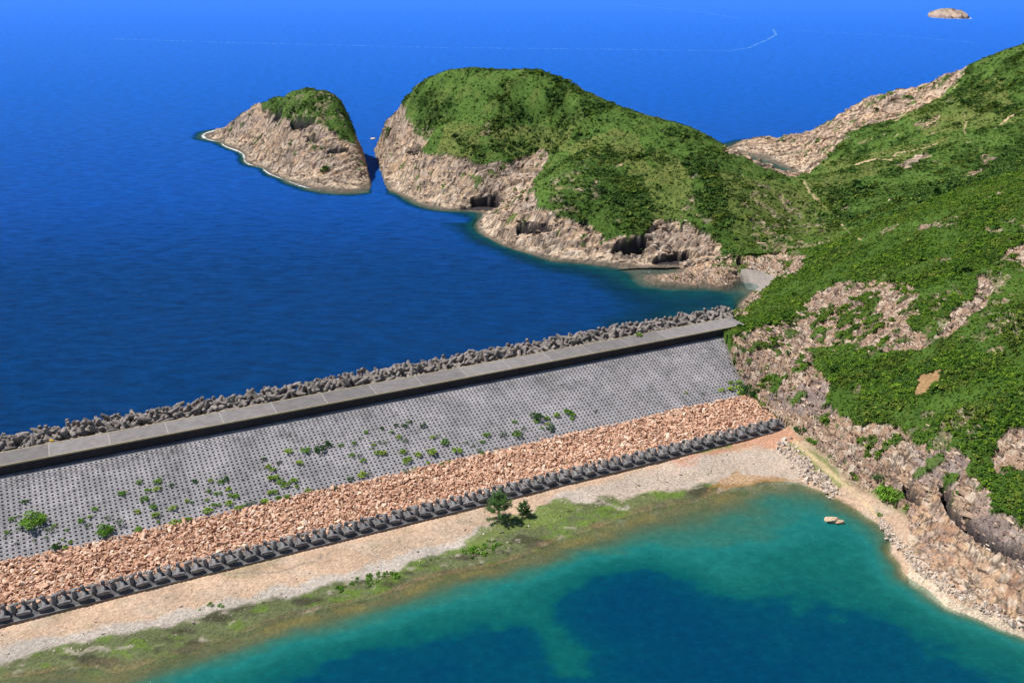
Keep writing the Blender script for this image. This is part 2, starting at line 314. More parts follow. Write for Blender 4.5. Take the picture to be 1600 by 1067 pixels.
# reservoir shore, shelf and bed
rs_shore = [(-60, 1072), (0, 1062), (60, 1052), (110, 1046), (150, 1036), (172, 1046), (168, 1066), (215, 1046), (300, 1015), (400, 984), (520, 948), (620, 925), (720, 893), (780, 884), (850, 850), (930, 824), (1000, 800), (1090, 785), (1125, 768), (1180, 757), (1240, 752), (1290, 768), (1330, 790), (1368, 815), (1390, 850), (1410, 878), (1460, 925), (1530, 962), (1600, 992), (1680, 1030)]
Z(*[(a, b, .02) for a, b in rs_shore])
Z((0, 1000, Z_BEACH), (200, 955, Z_BEACH), (400, 900, Z_BEACH), (640, 835, Z_BEACH), (900, 760, Z_BEACH), (1100, 700, Z_BEACH), (1200, 680, 1.1), (1240, 700, 1.3), (1290, 745, 1.2), (1330, 770, 1.2), (1100, 735, .55), (1000, 770, .45), (800, 825, .5), (640, 880, .45), (400, 945, .4), (200, 1005, .4), (0, 1035, .4), (200, 1042, .15), (1200, 730, .6),
  (1395, 850, 1.0), (1430, 880, 1.6), (1500, 925, 2.2), (1570, 955, 2.2))
D((120, 1062, .45), (60, 1070, .5), (300, 1045, .9), (400, 1012, .8), (520, 975, .8), (620, 950, .9), (760, 905, .8), (860, 880, .7), (940, 850, .6), (1000, 830, .7), (1100, 805, .7), (1200, 780, 1.0), (1270, 790, 1.4), (1320, 830, 2),
  (420, 1060, 4.5), (520, 1010, 3), (600, 985, 3), (700, 960, 3.2), (800, 930, 3), (850, 975, 4), (835, 965, 3.4), (880, 1010, 4), (890, 1050, 4.5), (900, 900, 3.5), (980, 875, 3), (1060, 880, 2.8), (1130, 920, 3), (1100, 860, 1.7), (1180, 835, 1.4), (1240, 820, 1.7), (1180, 890, 3), (1260, 880, 3.2), (1350, 900, 3.4), (1300, 930, 4.5), (1430, 970, 4.5), (1530, 1010, 4), (1600, 1040, 4), (1360, 860, 2.2),
  (500, 1050, 8), (620, 1030, 8.5), (740, 1010, 8.5), (820, 1020, 8.5), (820, 990, 6.5), (905, 960, 10), (930, 920, 8), (1000, 905, 9), (1050, 925, 11), (1000, 990, 12), (1150, 970, 10), (1300, 985, 9), (1400, 1040, 9), (1200, 1050, 12), (900, 1090, 10), (600, 1090, 10), (1500, 1090, 9), (300, 1090, 4), (0, 1100, 1))
C = np.array(C); CX, CY, CZ = C[:, 0], C[:, 1], C[:, 2]
_r = np.hypot(CX[:, None] - CX[None], CY[:, None] - CY[None])
_A = np.zeros((len(C) + 3,) * 2); n = len(C)
_A[:n, :n] = -_r - np.eye(n) * .8
_A[:n, n] = 1; _A[:n, n + 1] = CX / 100; _A[:n, n + 2] = CY / 100; _A[n:, :n] = _A[:n, n:].T
_w = np.linalg.solve(_A, np.concatenate([CZ, [0, 0, 0]]))
def base_h(x, y):
    sh = x.shape; x = x.ravel(); y = y.ravel(); out = np.empty(x.shape)
    for i in range(0, len(x), 20000):
        a = x[i:i + 20000]; b = y[i:i + 20000]
        d = np.sqrt((a[:, None] - CX[None]) ** 2 + (b[:, None] - CY[None]) ** 2)
        out[i:i + 20000] = -d @ _w[:n] + _w[n] + _w[n + 1] * a / 100 + _w[n + 2] * b / 100
    return out.reshape(sh)
def lattice(x0, x1, y0, y1, step, coarse=4, blur=1):
    """RBF on a coarse lattice, bilinear to the fine one"""
    nx = int((x1 - x0) / step) + 1; ny = int((y1 - y0) / step) + 1
    cs = step * coarse; cnx = int((x1 - x0) / cs) + 3; cny = int((y1 - y0) / cs) + 3
    gx, gy = np.meshgrid(x0 + np.arange(cnx) * cs, y0 + np.arange(cny) * cs); g = base_h(gx, gy)
    for _ in range(blur):
        gp = np.pad(g, 1, mode='edge'); g = .25 * gp[1:-1, 1:-1] + .125 * (gp[:-2, 1:-1] + gp[2:, 1:-1] + gp[1:-1, :-2] + gp[1:-1, 2:]) + .0625 * (gp[:-2, :-2] + gp[2:, :-2] + gp[:-2, 2:] + gp[2:, 2:])
    X, Y = np.meshgrid(x0 + np.arange(nx) * step, y0 + np.arange(ny) * step)
    u = (X - x0) / cs; v = (Y - y0) / cs; i = u.astype(int); j = v.astype(int); fu = u - i; fv = v - j
    Zz = (g[j, i] * (1 - fu) + g[j, i + 1] * fu) * (1 - fv) + (g[j + 1, i] * (1 - fu) + g[j + 1, i + 1] * fu) * fv
    return X, Y, Zz

# painted regions, given where they appear in the photograph
ROCK = [
 [(325, 190), (388, 158), (405, 152), (412, 168), (440, 186), (455, 191), (480, 193), (500, 196), (520, 206), (530, 217), (553, 224), (556, 200), (545, 165), (552, 160), (600, 290), (560, 320), (440, 300), (330, 230)],
 [(565, 245), (590, 195), (626, 155), (634, 165), (636, 190), (652, 210), (668, 222), (655, 240), (690, 246), (700, 240), (760, 258), (800, 252), (852, 234), (850, 252), (828, 285), (838, 300), (845, 325), (880, 335), (930, 352), (950, 378), (985, 365), (1005, 368), (1020, 342), (1070, 345), (1108, 362), (1128, 392), (1170, 402), (1205, 392), (1262, 398), (1240, 425), (1160, 455), (1000, 455), (860, 425), (735, 370), (730, 345), (640, 332), (575, 290)],
 [(1125, 234), (1180, 205), (1245, 206), (1300, 180), (1350, 145), (1400, 133), (1450, 125), (1515, 90), (1505, 118), (1475, 145), (1445, 165), (1400, 185), (1350, 196), (1310, 225), (1265, 272), (1235, 278), (1200, 262)],
 [(1232, 500), (1262, 472), (1310, 447), (1380, 440), (1425, 452), (1438, 480), (1420, 510), (1452, 535), (1480, 505), (1535, 435), (1562, 428), (1530, 480), (1482, 530), (1440, 552), (1380, 558), (1330, 540), (1265, 548), (1275, 580), (1300, 600), (1295, 640), (1345, 658), (1400, 668), (1440, 698), (1490, 700), (1512, 742), (1540, 748), (1562, 800), (1640, 850), (1640, 1010), (1400, 880), (1372, 812), (1350, 778), (1262, 690), (1205, 650), (1165, 615), (1130, 540), (1180, 515)],
 [(1145, 492), (1190, 444), (1255, 398), (1252, 408), (1205, 440), (1175, 475), (1160, 492)],
 [(1430, 352), (1500, 340), (1503, 352), (1440, 362)], [(1545, 712), (1570, 672), (1640, 690), (1640, 742), (1552, 735)], [(1562, 408), (1600, 372), (1640, 390), (1600, 418)],
 [(1395, 262), (1450, 236), (1452, 246), (1410, 268)], [(1508, 276), (1552, 244), (1556, 250), (1515, 278)], [(1428, 190), (1470, 176), (1465, 195), (1440, 198)]]
SPARSE = [  # stones showing between grass
 [(850, 300), (905, 248), (945, 295), (925, 335), (865, 332)], [(1170, 300), (1250, 300), (1310, 385), (1180, 392)], [(630, 190), (690, 180), (665, 232), (640, 215)], [(450, 150), (520, 140), (545, 200), (500, 205), (450, 190)],
 [(1250, 520), (1440, 490), (1450, 540), (1310, 560)], [(1440, 470), (1600, 420), (1600, 560), (1470, 540)], [(1400, 645), (1520, 640), (1520, 700), (1430, 700)], [(1540, 360), (1600, 340), (1600, 460), (1550, 440)], [(1010, 340), (1110, 300), (1120, 370), (1030, 360)]]
GREENIN = [  # green patches inside the rock
 [(1265, 500), (1300, 478), (1345, 500), (1330, 530), (1280, 535)], [(1340, 460), (1380, 470), (1370, 500), (1340, 490)], [(1355, 745), (1400, 750), (1415, 778), (1395, 792), (1360, 770)], [(1190, 605), (1225, 580), (1232, 590), (1200, 615)], [(1290, 640), (1340, 620), (1400, 650), (1350, 660)], [(1460, 738), (1478, 720), (1490, 745), (1470, 760)], [(1240, 560), (1265, 570), (1250, 585)]]
LUSH = [  # dense dark shrub
 [(635, 150), (700, 140), (720, 180), (680, 205), (650, 195)], [(760, 150), (800, 150), (880, 240), (860, 245), (800, 230), (740, 250), (700, 215), (760, 200)], [(820, 105), (900, 130), (960, 170), (890, 190), (850, 150)],
 [(940, 225), (985, 240), (1010, 290), (1025, 345), (985, 370), (940, 350), (930, 290)], [(1070, 240), (1120, 260), (1150, 385), (1125, 390), (1090, 330)], [(1270, 290), (1400, 290), (1400, 340), (1340, 360), (1290, 320)],
 [(1150, 510), (1200, 480), (1240, 450), (1260, 470), (1200, 525), (1150, 535)], [(1290, 570), (1440, 555), (1520, 500), (1600, 470), (1600, 830), (1520, 740), (1500, 690), (1400, 640), (1300, 600)], [(1250, 420), (1560, 350), (1560, 430), (1450, 500), (1380, 440), (1250, 470)],
 [(1490, 140), (1600, 80), (1600, 180), (1500, 170)], [(1330, 330), (1480, 260), (1600, 220), (1600, 290), (1400, 350)]]
OLIVE = [[(880, 230), (960, 200), (1000, 210), (1040, 330), (1010, 300), (960, 235), (900, 250)], [(1020, 230), (1080, 260), (1090, 340), (1020, 340)], [(760, 200), (900, 200), (880, 240), (800, 250)], [(1120, 270), (1320, 290), (1320, 390), (1150, 390)], [(1400, 170), (1560, 120), (1600, 190), (1450, 210)], [(1280, 250), (1500, 210), (1420, 260), (1290, 300)], [(700, 190), (760, 200), (740, 250), (680, 240)]]
SOIL = [[(1427, 617), (1438, 592), (1472, 578), (1466, 597), (1440, 618)]]
PATHS = [[(1255, 282), (1262, 297), (1275, 312), (1290, 328)], [(1310, 338), (1315, 352), (1330, 368), (1345, 376)], [(1330, 368), (1308, 388)], [(1315, 265), (1345, 256), (1370, 250), (1392, 252), (1400, 240), (1440, 235), (1470, 222), (1485, 215)], [(1507, 178), (1510, 190), (1507, 200), (1508, 209)], [(1555, 200), (1575, 185), (1600, 170)], [(1398, 192), (1425, 170), (1460, 150)], [(1290, 285), (1292, 290)], [(1490, 138), (1500, 128)]]
CARVE = [  # sea caves, quarried bites and fissures: polygon of the floor, depth, slope
 ([(722, 326), (735, 318), (738, 306), (775, 300), (783, 312), (770, 326)], 12), ([(805, 358), (812, 346), (850, 344), (862, 352), (858, 358)], 6), ([(955, 392), (965, 380), (1010, 366), (1016, 376), (1000, 392)], 6),
 ([(1020, 410), (1035, 398), (1065, 388), (1078, 386), (1080, 394), (1060, 412)], 9), ([(1152, 412), (1154, 394), (1158, 394), (1160, 412)], 5), ([(905, 350), (908, 342), (918, 342), (920, 352)], 4),
 ([(452, 196), (462, 184), (492, 188), (488, 196)], 6), ([(425, 186), (432, 172), (440, 170), (438, 186)], 5), ([(510, 238), (518, 230), (545, 228), (542, 236)], 5), ([(478, 218), (482, 212), (500, 214), (498, 220)], 4), ([(632, 240), (640, 230), (655, 226), (652, 238)], 6),
 ([(1470, 752), (1480, 762), (1488, 784), (1515, 808), (1545, 830), (1570, 845), (1640, 864), (1640, 868), (1590, 860), (1560, 852), (1530, 836), (1500, 812), (1482, 794), (1474, 776)], 6),
 ([(1412, 748), (1418, 748), (1430, 766), (1442, 776), (1436, 786), (1420, 774)], 4), ([(1225, 655), (1240, 660), (1262, 675), (1255, 682)], .8), ([(1545, 890), (1570, 895), (1610, 905), (1600, 912), (1560, 902)], 2)]

COVE = [(1158, 420), (1180, 422), (1212, 432), (1200, 446), (1186, 456), (1165, 446), (1156, 434)]
SLABP = [(1372, 812), (1400, 795), (1440, 772), (1470, 775), (1505, 830), (1560, 868), (1640, 900), (1640, 1010), (1400, 880)]
CH = [P(a, b, 0)[:2] for a, b in [(592, 318), (592, 298), (590, 285), (583, 262), (577, 240), (570, 215), (566, 195)]]
def finish(X, Y, Zb, step):
    """detail, regions and colours; returns heights, tint, masks"""
    if Y.max() > 400:
        dc = polydist(X, Y, CH); Zb[:] = np.minimum(Zb, -11 + np.maximum(0, dc + .6 - .8 * fbm(X / 4, Y / 4, 3, 7)) * 2.9)
    Zs = Zb.copy()
    s, t = ST_(X, Y)
    px, py = project(X, Y, np.maximum(Zb, 0))
    land = smooth(.3, 3.5, Zb)
    beach_px = (t > -236) & (s < border_s(t)) & (Y < 335)
    beachy = smooth(3.0, 1.4, Zb) * (t > -190) * (px < 1420)
    # larger relief: gullies and humps
    big = fbm(X / 34, Y / 34, 4, 3); rid = 1 - np.abs(fbm(X / 26 + 5, Y / 60, 3, 21)) * 2
    Zs += land * (1 - beachy) * (big * 1.1 + (rid - .5) * .8)
    # rock mask
    nx_ = fbm(X / 5, Y / 5, 4, 31); ny_ = fbm(X / 5 + 40, Y / 5, 4, 37)
    sc = np.clip(165 / np.maximum(Y, 100), .3, 1.2) * 14
    qx = px + nx_ * sc * 1.6; qy = py + ny_ * sc
    rock = np.zeros(X.shape, bool)
    for p in ROCK: rock |= inpoly(qx, qy, p)
    rm = rock.astype(float)
    sp = np.zeros(X.shape, bool)
    for p in SPARSE: sp |= inpoly(qx, qy, p)
    patch = fbm(X / 3.2, Y / 3.2, 4, 51)
    rm = np.maximum(rm, sp * (patch > .16) * .45)
    rm = np.maximum(rm, (fbm(X / 9, Y / 7, 4, 57) > .6) * .45 * (Zb > 4))
    gi = np.zeros(X.shape, bool)
    for p in GREENIN: gi |= inpoly(qx + vnoise(X / 2.5, Y / 2.5, 33) * 14, qy + vnoise(X / 2.5, Y / 2.5 + 7, 34) * 10, p)
    rm = rm * (1 - gi * (fbm(X / 3, Y / 3, 3, 59) > -.12))
    rm = rm * (1 - (Y < 335) * smooth(640, 560, py) * smooth(.32, .52, fbm(X / 2.2, Y / 1.6, 4, 63) + .6 * fbm(X / 9, Y / 9, 2, 64)) * .9)
    rm = rm * (1 - (fbm(X / 4, Y / 4, 3, 61) > .42) * (Zb > 5) * .9)
    # low coastal fringe is always bare
    rm = np.maximum(rm, (Zb < 2.2 + 1.2 * nx_) * (Zb > -3) * (1 - beachy))
    soil = np.zeros(X.shape, bool)
    for p in SOIL: soil |= inpoly(px + nx_ * 5, py + ny_ * 5, p)
    pthm = np.zeros(X.shape, bool)
    for pl in PATHS: pthm |= polydist(px, py, pl) < 1.0
    rm = rm * (1 - beachy) * (~soil) * (~inpoly(px, py, COVE))
    # columnar joints: stepped blocks, dipping strata
    an = np.where(Y > 335, -.42, -1.22); sx = X * np.cos(an) + Y * np.sin(an); sy = -X * np.sin(an) + Y * np.cos(an)
    w = fbm(X / 8, Y / 8, 3, 71)
    v1, e1 = vor(sx / 3.4 + w * .6, sy / 1.5 + w * .9, 3); v2, e2 = vor(sx / 1.7 + w, sy / .85 - w, 13)
    f_far = np.where(Y > 335, .62, 1.0); v3, e3 = vor((sx / 9 + w) * f_far, (sy / 5) * f_far, 23)
    slab = inpoly(px, py, SLABP)
    amp = np.where(Y > 335, .48, np.where(slab, .22, .42))
    Zs += rm * amp * smooth(.2, 2.5, Zb) * ((v1 - .5) * 1.1 + (v2 - .5) * np.where(Y > 335, .35, .8) + (v3 - .5) * np.where(Y > 335, 3.2, .7) - smooth(.12, 0, e1) * .6 - smooth(.10, 0, e3) * .7)
    kx = np.where(Y > 335, -.22, .30); q = (Zb + kx * X + .12 * Y + fbm(X / 14, Y / 14, 3, 77) * 3.0) / np.where(Y > 335, 3.6, 2.1); fq = q - np.floor(q)
    Zs += rm * smooth(.3, 2.5, Zb) * (smooth(.35, .95, fq) - fq) * np.where(Y > 335, 2.8, np.where(slab, .6, 1.7))
    q2 = q * 2.7 + fbm(X / 5, Y / 5, 3, 79) * .8; f2 = q2 - np.floor(q2); Zs += rm * smooth(.3, 2.5, Zb) * (smooth(.3, .95, f2) - f2) * np.where(Y > 335, 1.0, np.where(slab, .35, .7))
    Zs += rm * amp * smooth(-1, .6, Zb) * (1 - smooth(.2, 2.5, Zb)) * (v2 - .4) * .7
    # scrub roughness
    veg = (1 - rm) * land * (1 - beachy) * (~soil) * (~pthm) * (~inpoly(px, py, COVE))
    lush = np.zeros(X.shape, bool)
    for p in LUSH: lush |= inpoly(qx, qy, p)
    lm = np.clip(lush * .45 + fbm(X / 9, Y / 9, 4, 83) * 1.1 + .3, 0, 1)
    Zs += veg * (vnoise(X / 1.3, Y / 1.3, 91) * .22 + vnoise(X / .6, Y / .6, 92) * .12) * (.4 + lm)
    # carves
    hard_x = px + vnoise(X / 1.1, Y / 1.1, 97) * 1.6; hard_y = py + vnoise(X / 1.1 + 9, Y / 1.1, 98) * 1.2
    cav = np.zeros(X.shape)
    for poly, dp in CARVE:
        k = inpoly(hard_x, hard_y, poly); cav = np.maximum(cav, k * dp)
    def soft(A, n):
        for _ in range(n):
            Ap = np.pad(A, 1, mode='edge'); A = .25 * A + .1875 * (Ap[:-2, 1:-1] + Ap[2:, 1:-1] + Ap[1:-1, :-2] + Ap[1:-1, 2:])
        return A
    cav = soft(cav, 3 if step < .5 else 1); cw = smooth(0, 1.2, cav)
    Zs = Zs * (1 - cw) + np.maximum(Zb - cav, np.minimum(Zb, .3)) * cw
    # shingle microrelief on the beach
    Zs += beachy * smooth(-.2, .2, Zb) * (fbm(X / 3, Y / 3, 3, 41) * .09 + vnoise(X / .5, Y / .5, 42) * .04)
    Zs += beachy * (1 - smooth(-.2, .2, Zb)) * fbm(X / 5, Y / 4, 4, 43) * .35 * smooth(0, 1.5, -Zb)
    # under the dam
    foot = beach_px & (t < T_END + .6)
    Zs = np.where(foot, np.minimum(Zs, dam_z(t) - 1.3), Zs)
    # ---------------- colours
    col3 = lambda c: np.array(c)[None, None, :]
    mixc = lambda T, c, m: T * (1 - m[..., None]) + col3(c) * m[..., None]
    T = np.zeros(X.shape + (3,)) + col3((.090, .165, .032))
    T = mixc(T, (.065, .125, .020), np.clip(smooth(400, 330, Y), 0, 1) * .85 + 0 * lm)
    T = mixc(T, (.045, .090, .015), lm)
    ol = np.zeros(X.shape, bool)
    for p in OLIVE: ol |= inpoly(qx, qy, p)
    T = mixc(T, (.175, .185, .055), np.clip(ol * .55 * (1 + nx_) + smooth(.15, .5, fbm(X / 6, Y / 4, 4, 87)) * .35, 0, .8) * smooth(300, 400, Y + 0 * lm))
    T = mixc(T, (.022, .052, .014), smooth(.0, .5, fbm(X / 1.8, Y / 1.8, 3, 88)) * .6 * (.45 + lm))
    n_c = fbm(X / 6, Y / 6, 3, 105)
    # rock
    RC = np.zeros_like(T) + col3((.50, .365, .25))
    RC = mixc(RC, (.56, .34, .19), smooth(-.2, .35, fbm(X / 12, Y / 9, 3, 101)) * .7)
    RC = mixc(RC, (.30, .245, .235), smooth(.05, .5, fbm(X / 10 + 7, Y / 10, 4, 103)) * .75)
    RC = mixc(RC, (.33, .225, .16), (Y < 330) * smooth(860, 740, py) * .8)
    RC = mixc(RC, (.48, .325, .215), slab * .75)
    RC = mixc(RC, (.36, .20, .13), slab * smooth(.0, .4, fbm((X + Y) / 14, (X - Y) / 2.5, 4, 107)) * .7)
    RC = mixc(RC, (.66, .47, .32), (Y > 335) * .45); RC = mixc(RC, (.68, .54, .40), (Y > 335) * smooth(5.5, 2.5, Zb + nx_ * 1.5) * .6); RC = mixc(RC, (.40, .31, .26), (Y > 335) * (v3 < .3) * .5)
    RC = mixc(RC, (.66, .58, .49), (v2 > .76) * .5); RC = mixc(RC, (.26, .21, .19), (v2 < .2) * .6)
    RC = mixc(RC, (.10, .08, .065), smooth(.22, .08, fq) * (.3 + .5 * (n_c > -.1)) * .9)
    RC = mixc(RC, (.085, .065, .055), smooth(np.where(Y > 335, .24, .14), .02, e1) * .85 * (.35 + .65 * (n_c > -.25)))
    RC = mixc(RC, (.09, .07, .055), smooth(np.where(Y > 335, .13, .07), .0, e3) * .9)
    RC = mixc(RC, (.11, .095, .075), smooth(1.5, .5, Zb + nx_ * .5) * (Y > 290) * .9)          # wet tidal band
    RC = mixc(RC, (.66, .55, .42), smooth(1.2, .5, Zb + nx_ * .4) * (Y < 280) * .7)   # bleached drawdown band of the reservoir
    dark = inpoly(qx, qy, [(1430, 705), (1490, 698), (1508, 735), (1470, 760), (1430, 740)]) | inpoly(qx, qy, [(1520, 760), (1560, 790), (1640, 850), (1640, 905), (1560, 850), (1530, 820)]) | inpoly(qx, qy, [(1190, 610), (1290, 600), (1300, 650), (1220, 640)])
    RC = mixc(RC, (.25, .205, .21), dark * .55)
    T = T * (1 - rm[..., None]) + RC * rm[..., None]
    T = mixc(T, (.40, .235, .125), soil * (.78 + .2 * (patch > 0)))
    for pl in PATHS:
        d = polydist(px, py, pl); T = mixc(T, (.50, .36, .23), smooth(.9, .3, d + nx_ * 1.6) * (Zb > 1.5))
    T = mixc(T, (.05, .042, .045), smooth(.3, 2.5, cav))  # shade inside caves and fissures, painted into the ground colour
    cove = inpoly(px, py, COVE); T = mixc(T, (.33, .285, .27), cove * .9)
    # beach bands
    bx = px + fbm(X / 4, Y / 4, 4, 111) * 14; by = py + fbm(X / 4 + 8, Y / 4, 4, 113) * 12
    BC = np.zeros_like(T) + col3((.52, .37, .265))
    BC = mixc(BC, (.47, .38, .30), smooth(-.1, .5, fbm(X / 5, Y / 3, 4, 117)) * .6)
    BC = mixc(BC, (.50, .24, .15), (inpoly(bx, by, [(1170, 680), (1230, 665), (1258, 690), (1220, 700), (1160, 698), (1060, 730), (1050, 720)])) * .7)
    L1 = [(-120, 1042), (0, 1010), (100, 990), (200, 972), (300, 950), (400, 925), (520, 900), (640, 866), (720, 838), (780, 815), (850, 785), (900, 765), (1000, 738), (1100, 712), (1200, 700), (1240, 725)]
    L2 = [(-120, 1064), (0, 1033), (100, 1008), (200, 991), (300, 966), (400, 941), (520, 916), (640, 882), (720, 852), (770, 825), (800, 806), (850, 784), (900, 782), (950, 780), (1050, 768), (1110, 752), (1240, 765)]
    yl1 = np.interp(bx, [a for a, b in L1], [b for a, b in L1]); yl2 = np.interp(bx, [a for a, b in L2], [b for a, b in L2])
    gr = smooth(-6, 4, by - yl1) * (bx < 1260) * np.interp(bx, [850, 1000], [1, .55])
    BC = mixc(BC, (.46, .42, .38), gr * .85)
    pb = vnoise(X / .35, Y / .35, 119); BC = mixc(BC, (.62, .58, .52), gr * smooth(.3, .8, pb) * .35); BC = mixc(BC, (.22, .19, .16), gr * smooth(.55, .9, -pb) * .3)
    ms = smooth(-4, 5, by - yl2) * (bx < 1130)
    BC = mixc(BC, (.095, .125, .038), ms * .9)
    BC = mixc(BC, (.125, .20, .035), ms * smooth(.0, .45, fbm(X / 3.5, Y / 2, 3, 121)) * .85); BC = mixc(BC, (.055, .05, .035), ms * smooth(.05, .45, fbm(X / 5 + 9, Y / 2.5, 4, 123)) * .8)
    BC = mixc(BC, (.40, .35, .29), ms * smooth(.3, .55, fbm(X / 2.5, Y / 1.6 + 5, 4, 125)) * .7)
    gs = inpoly(bx, by, [(795, 805), (830, 790), (890, 776), (905, 790), (870, 815), (800, 835), (740, 850), (730, 840)]) | inpoly(bx, by, [(1085, 695), (1180, 670), (1170, 685), (1090, 710)]) | inpoly(bx, by, [(1225, 690), (1270, 700), (1340, 755), (1320, 760), (1270, 735)])
    BC = mixc(BC, (.17, .22, .06), gs * .75)
    BC = mixc(BC, (.20, .20, .10), inpoly(bx, by, [(320, 892), (420, 862), (440, 875), (390, 900), (330, 905)]) * .35 + smooth(.25, .6, fbm(X / 4, Y / 3 + 30, 3, 127)) * .3 * (py < yl1))
    mud = smooth(.22, .05, Zb) * smooth(-1.3, -.1, Zb); BC = mixc(BC, (.19, .145, .075), mud * np.clip(.5 + fbm(X / 4, Y / 3, 3, 149), .1, .95))
    BC = mixc(BC, (.09, .09, .06), mud * smooth(.1, .5, fbm(X / 2.5, Y / 2, 3, 151)) * .7)
    BC = mixc(BC, (.40, .20, .05), inpoly(bx, by, [(1128, 748), (1158, 737), (1190, 744), (1262, 753), (1190, 757), (1105, 770)]) * .5)
    BC = mixc(BC, (.27, .18, .085), smooth(.06, -.22, Zb) * .7)
    BC = mixc(BC, (.44, .24, .07), smooth(-.05, .35, fbm(X / 7, Y / 4, 3, 129)) * smooth(.1, -.3, Zb) * .6)
    BC = mixc(BC, (.10, .12, .05), smooth(.15, .45, fbm(X / 5, Y / 3, 3, 131)) * smooth(.05, -.2, Zb) * .6)
    BC = mixc(BC, (.34, .33, .20), smooth(-1.0, -2.5, Zb))
    tr = polydist(px, py, [(1242, 690), (1275, 718), (1310, 748), (1345, 780), (1372, 805)]); BC = mixc(BC, (.58, .44, .27), smooth(6, 2, tr + nx_ * 3) * .8)
    crk = polydist(px + fbm(X / 2, Y / 2, 3, 133) * 8, py, [(360, 895), (440, 893), (500, 872), (520, 860)]); BC = mixc(BC, (.30, .24, .2), smooth(1.6, .5, crk) * .8)
    T = T * (1 - beachy[..., None]) + BC * beachy[..., None]
    T = mixc(T, (.22, .24, .14), smooth(-.5, -2, Zb) * (1 - beachy))
    T = np.clip(T, .008, .85)
    return Zs, T, rm, veg, lm, beachy, px, py, s, t, gi

def sub_mesh(name, X, Y, Zs, T, facemask, label=None, smooth_=True, **k):
    ny, nx = X.shape; idx = np.arange(nx * ny).reshape(ny, nx)
    F = np.stack([idx[:-1, :-1], idx[:-1, 1:], idx[1:, 1:], idx[1:, :-1]], -1)[facemask]
    u, inv = np.unique(F, return_inverse=True); F = inv.reshape(F.shape)
    V = np.stack([X.ravel()[u], Y.ravel()[u], Zs.ravel()[u]], -1)
    o = mesh_obj(name, V, F, M_terrain, smooth_=smooth_); vattr(o, 'tint', T.reshape(-1, 3)[u]); tag(o, **k); return o
def fc(A): return .25 * (A[:-1, :-1] + A[1:, :-1] + A[:-1, 1:] + A[1:, 1:])

GN = .36
XN, YN, ZN = lattice(-135, 205, 104, 336, GN, 5, 2)
zN, TN, rmN, vegN, lmN, bN, pxN, pyN, sN, tN, giN = finish(XN, YN, ZN, GN)
XF, YF, ZF = lattice(-200, 345, 334.5, 665, .8, 3, 6)
zF, TF, rmF, vegF, lmF, bF, pxF, pyF, sF, tF, giF = finish(XF, YF, ZF, .8)
infr = (fc(pxN) > -160) & (fc(pxN) < 1800) & (fc(pyN) < 1240)
fz = fc(ZN); ft = fc(tN); fs = fc(sN)
keep = infr & (fz > -7) & ~((ft < T_TOE - 2) & (ft > -199) & (fs < border_s(ft) - 3)) & ~((ft < -199) & (fz < -4.5)) & ~((ft < -199) & (fs < border_s(ft) - 6) & (fz > -40) & (fc(XN) < 40))
isbeach = fc((bN > .5).astype(float)) > .4; bed = fz < -.6
sub_mesh('beach', XN, YN, zN, TN, keep & isbeach & ~bed, kind='structure')
sub_mesh('lake_bed', XN, YN, zN, TN, keep & bed, kind='structure')
sub_mesh('hillside', XN, YN, zN, TN, keep & ~isbeach & ~bed, kind='structure', smooth_=False)
infr = (fc(pxF) > -60) & (fc(pxF) < 1760); fz = fc(ZF); keepF = infr & (fz > -6)
cx = fc(XF); cy = fc(YF)
ch0 = P(592, 290, 0); ch1 = P(574, 222, 0); chn = np.interp(cy, [ch0[1], ch1[1]], [ch0[0], ch1[0]])
isl = (cx < chn) & (cy > 440)
sd0 = P(1262, 400, 0)[0]; sad = np.interp(cy, [330, 390, 430, 519, 560, 700], [Q(1300, 400, 330)[0], Q(1258, 285, 390)[0], Q(1235, 285, 430)[0], Q(1170, 262, 519)[0], Q(1120, 240, 560)[0], 130])
hd = ~isl & (cx < sad)
sub_mesh('island', XF, YF, zF, TF, keepF & isl, kind='structure', smooth_=False)
sub_mesh('headland', XF, YF, zF, TF, keepF & hd, kind='structure', smooth_=False)
sub_mesh('far_hillside', XF, YF, zF, TF, keepF & ~isl & ~hd, kind='structure', smooth_=False)

def height_at(x, y):
    """final terrain height by grid lookup"""
    if y < 334: i = int(round((x + 135) / GN)); j = int(round((y - 104) / GN)); return float(zN[min(max(j, 0), zN.shape[0] - 1), min(max(i, 0), zN.shape[1] - 1)])
    i = int(round((x + 200) / .8)); j = int(round((y - 334.5) / .8)); return float(zF[min(max(j, 0), zF.shape[0] - 1), min(max(i, 0), zF.shape[1] - 1)])
def ground_px(px, py):
    """march the photo ray to the terrain"""
    u = (px - 800) / FPX; v = (533.5 - py) / FPX; d = np.array([u, CT + v * ST, -ST + v * CT])
    for Y in np.arange(110, 640, .4):
        x, y, z = d[0] * Y / d[1], Y, CAM_H + d[2] * Y / d[1]
        if z <= max(height_at(x, y), 0): return x, y, z
    return x, y, z

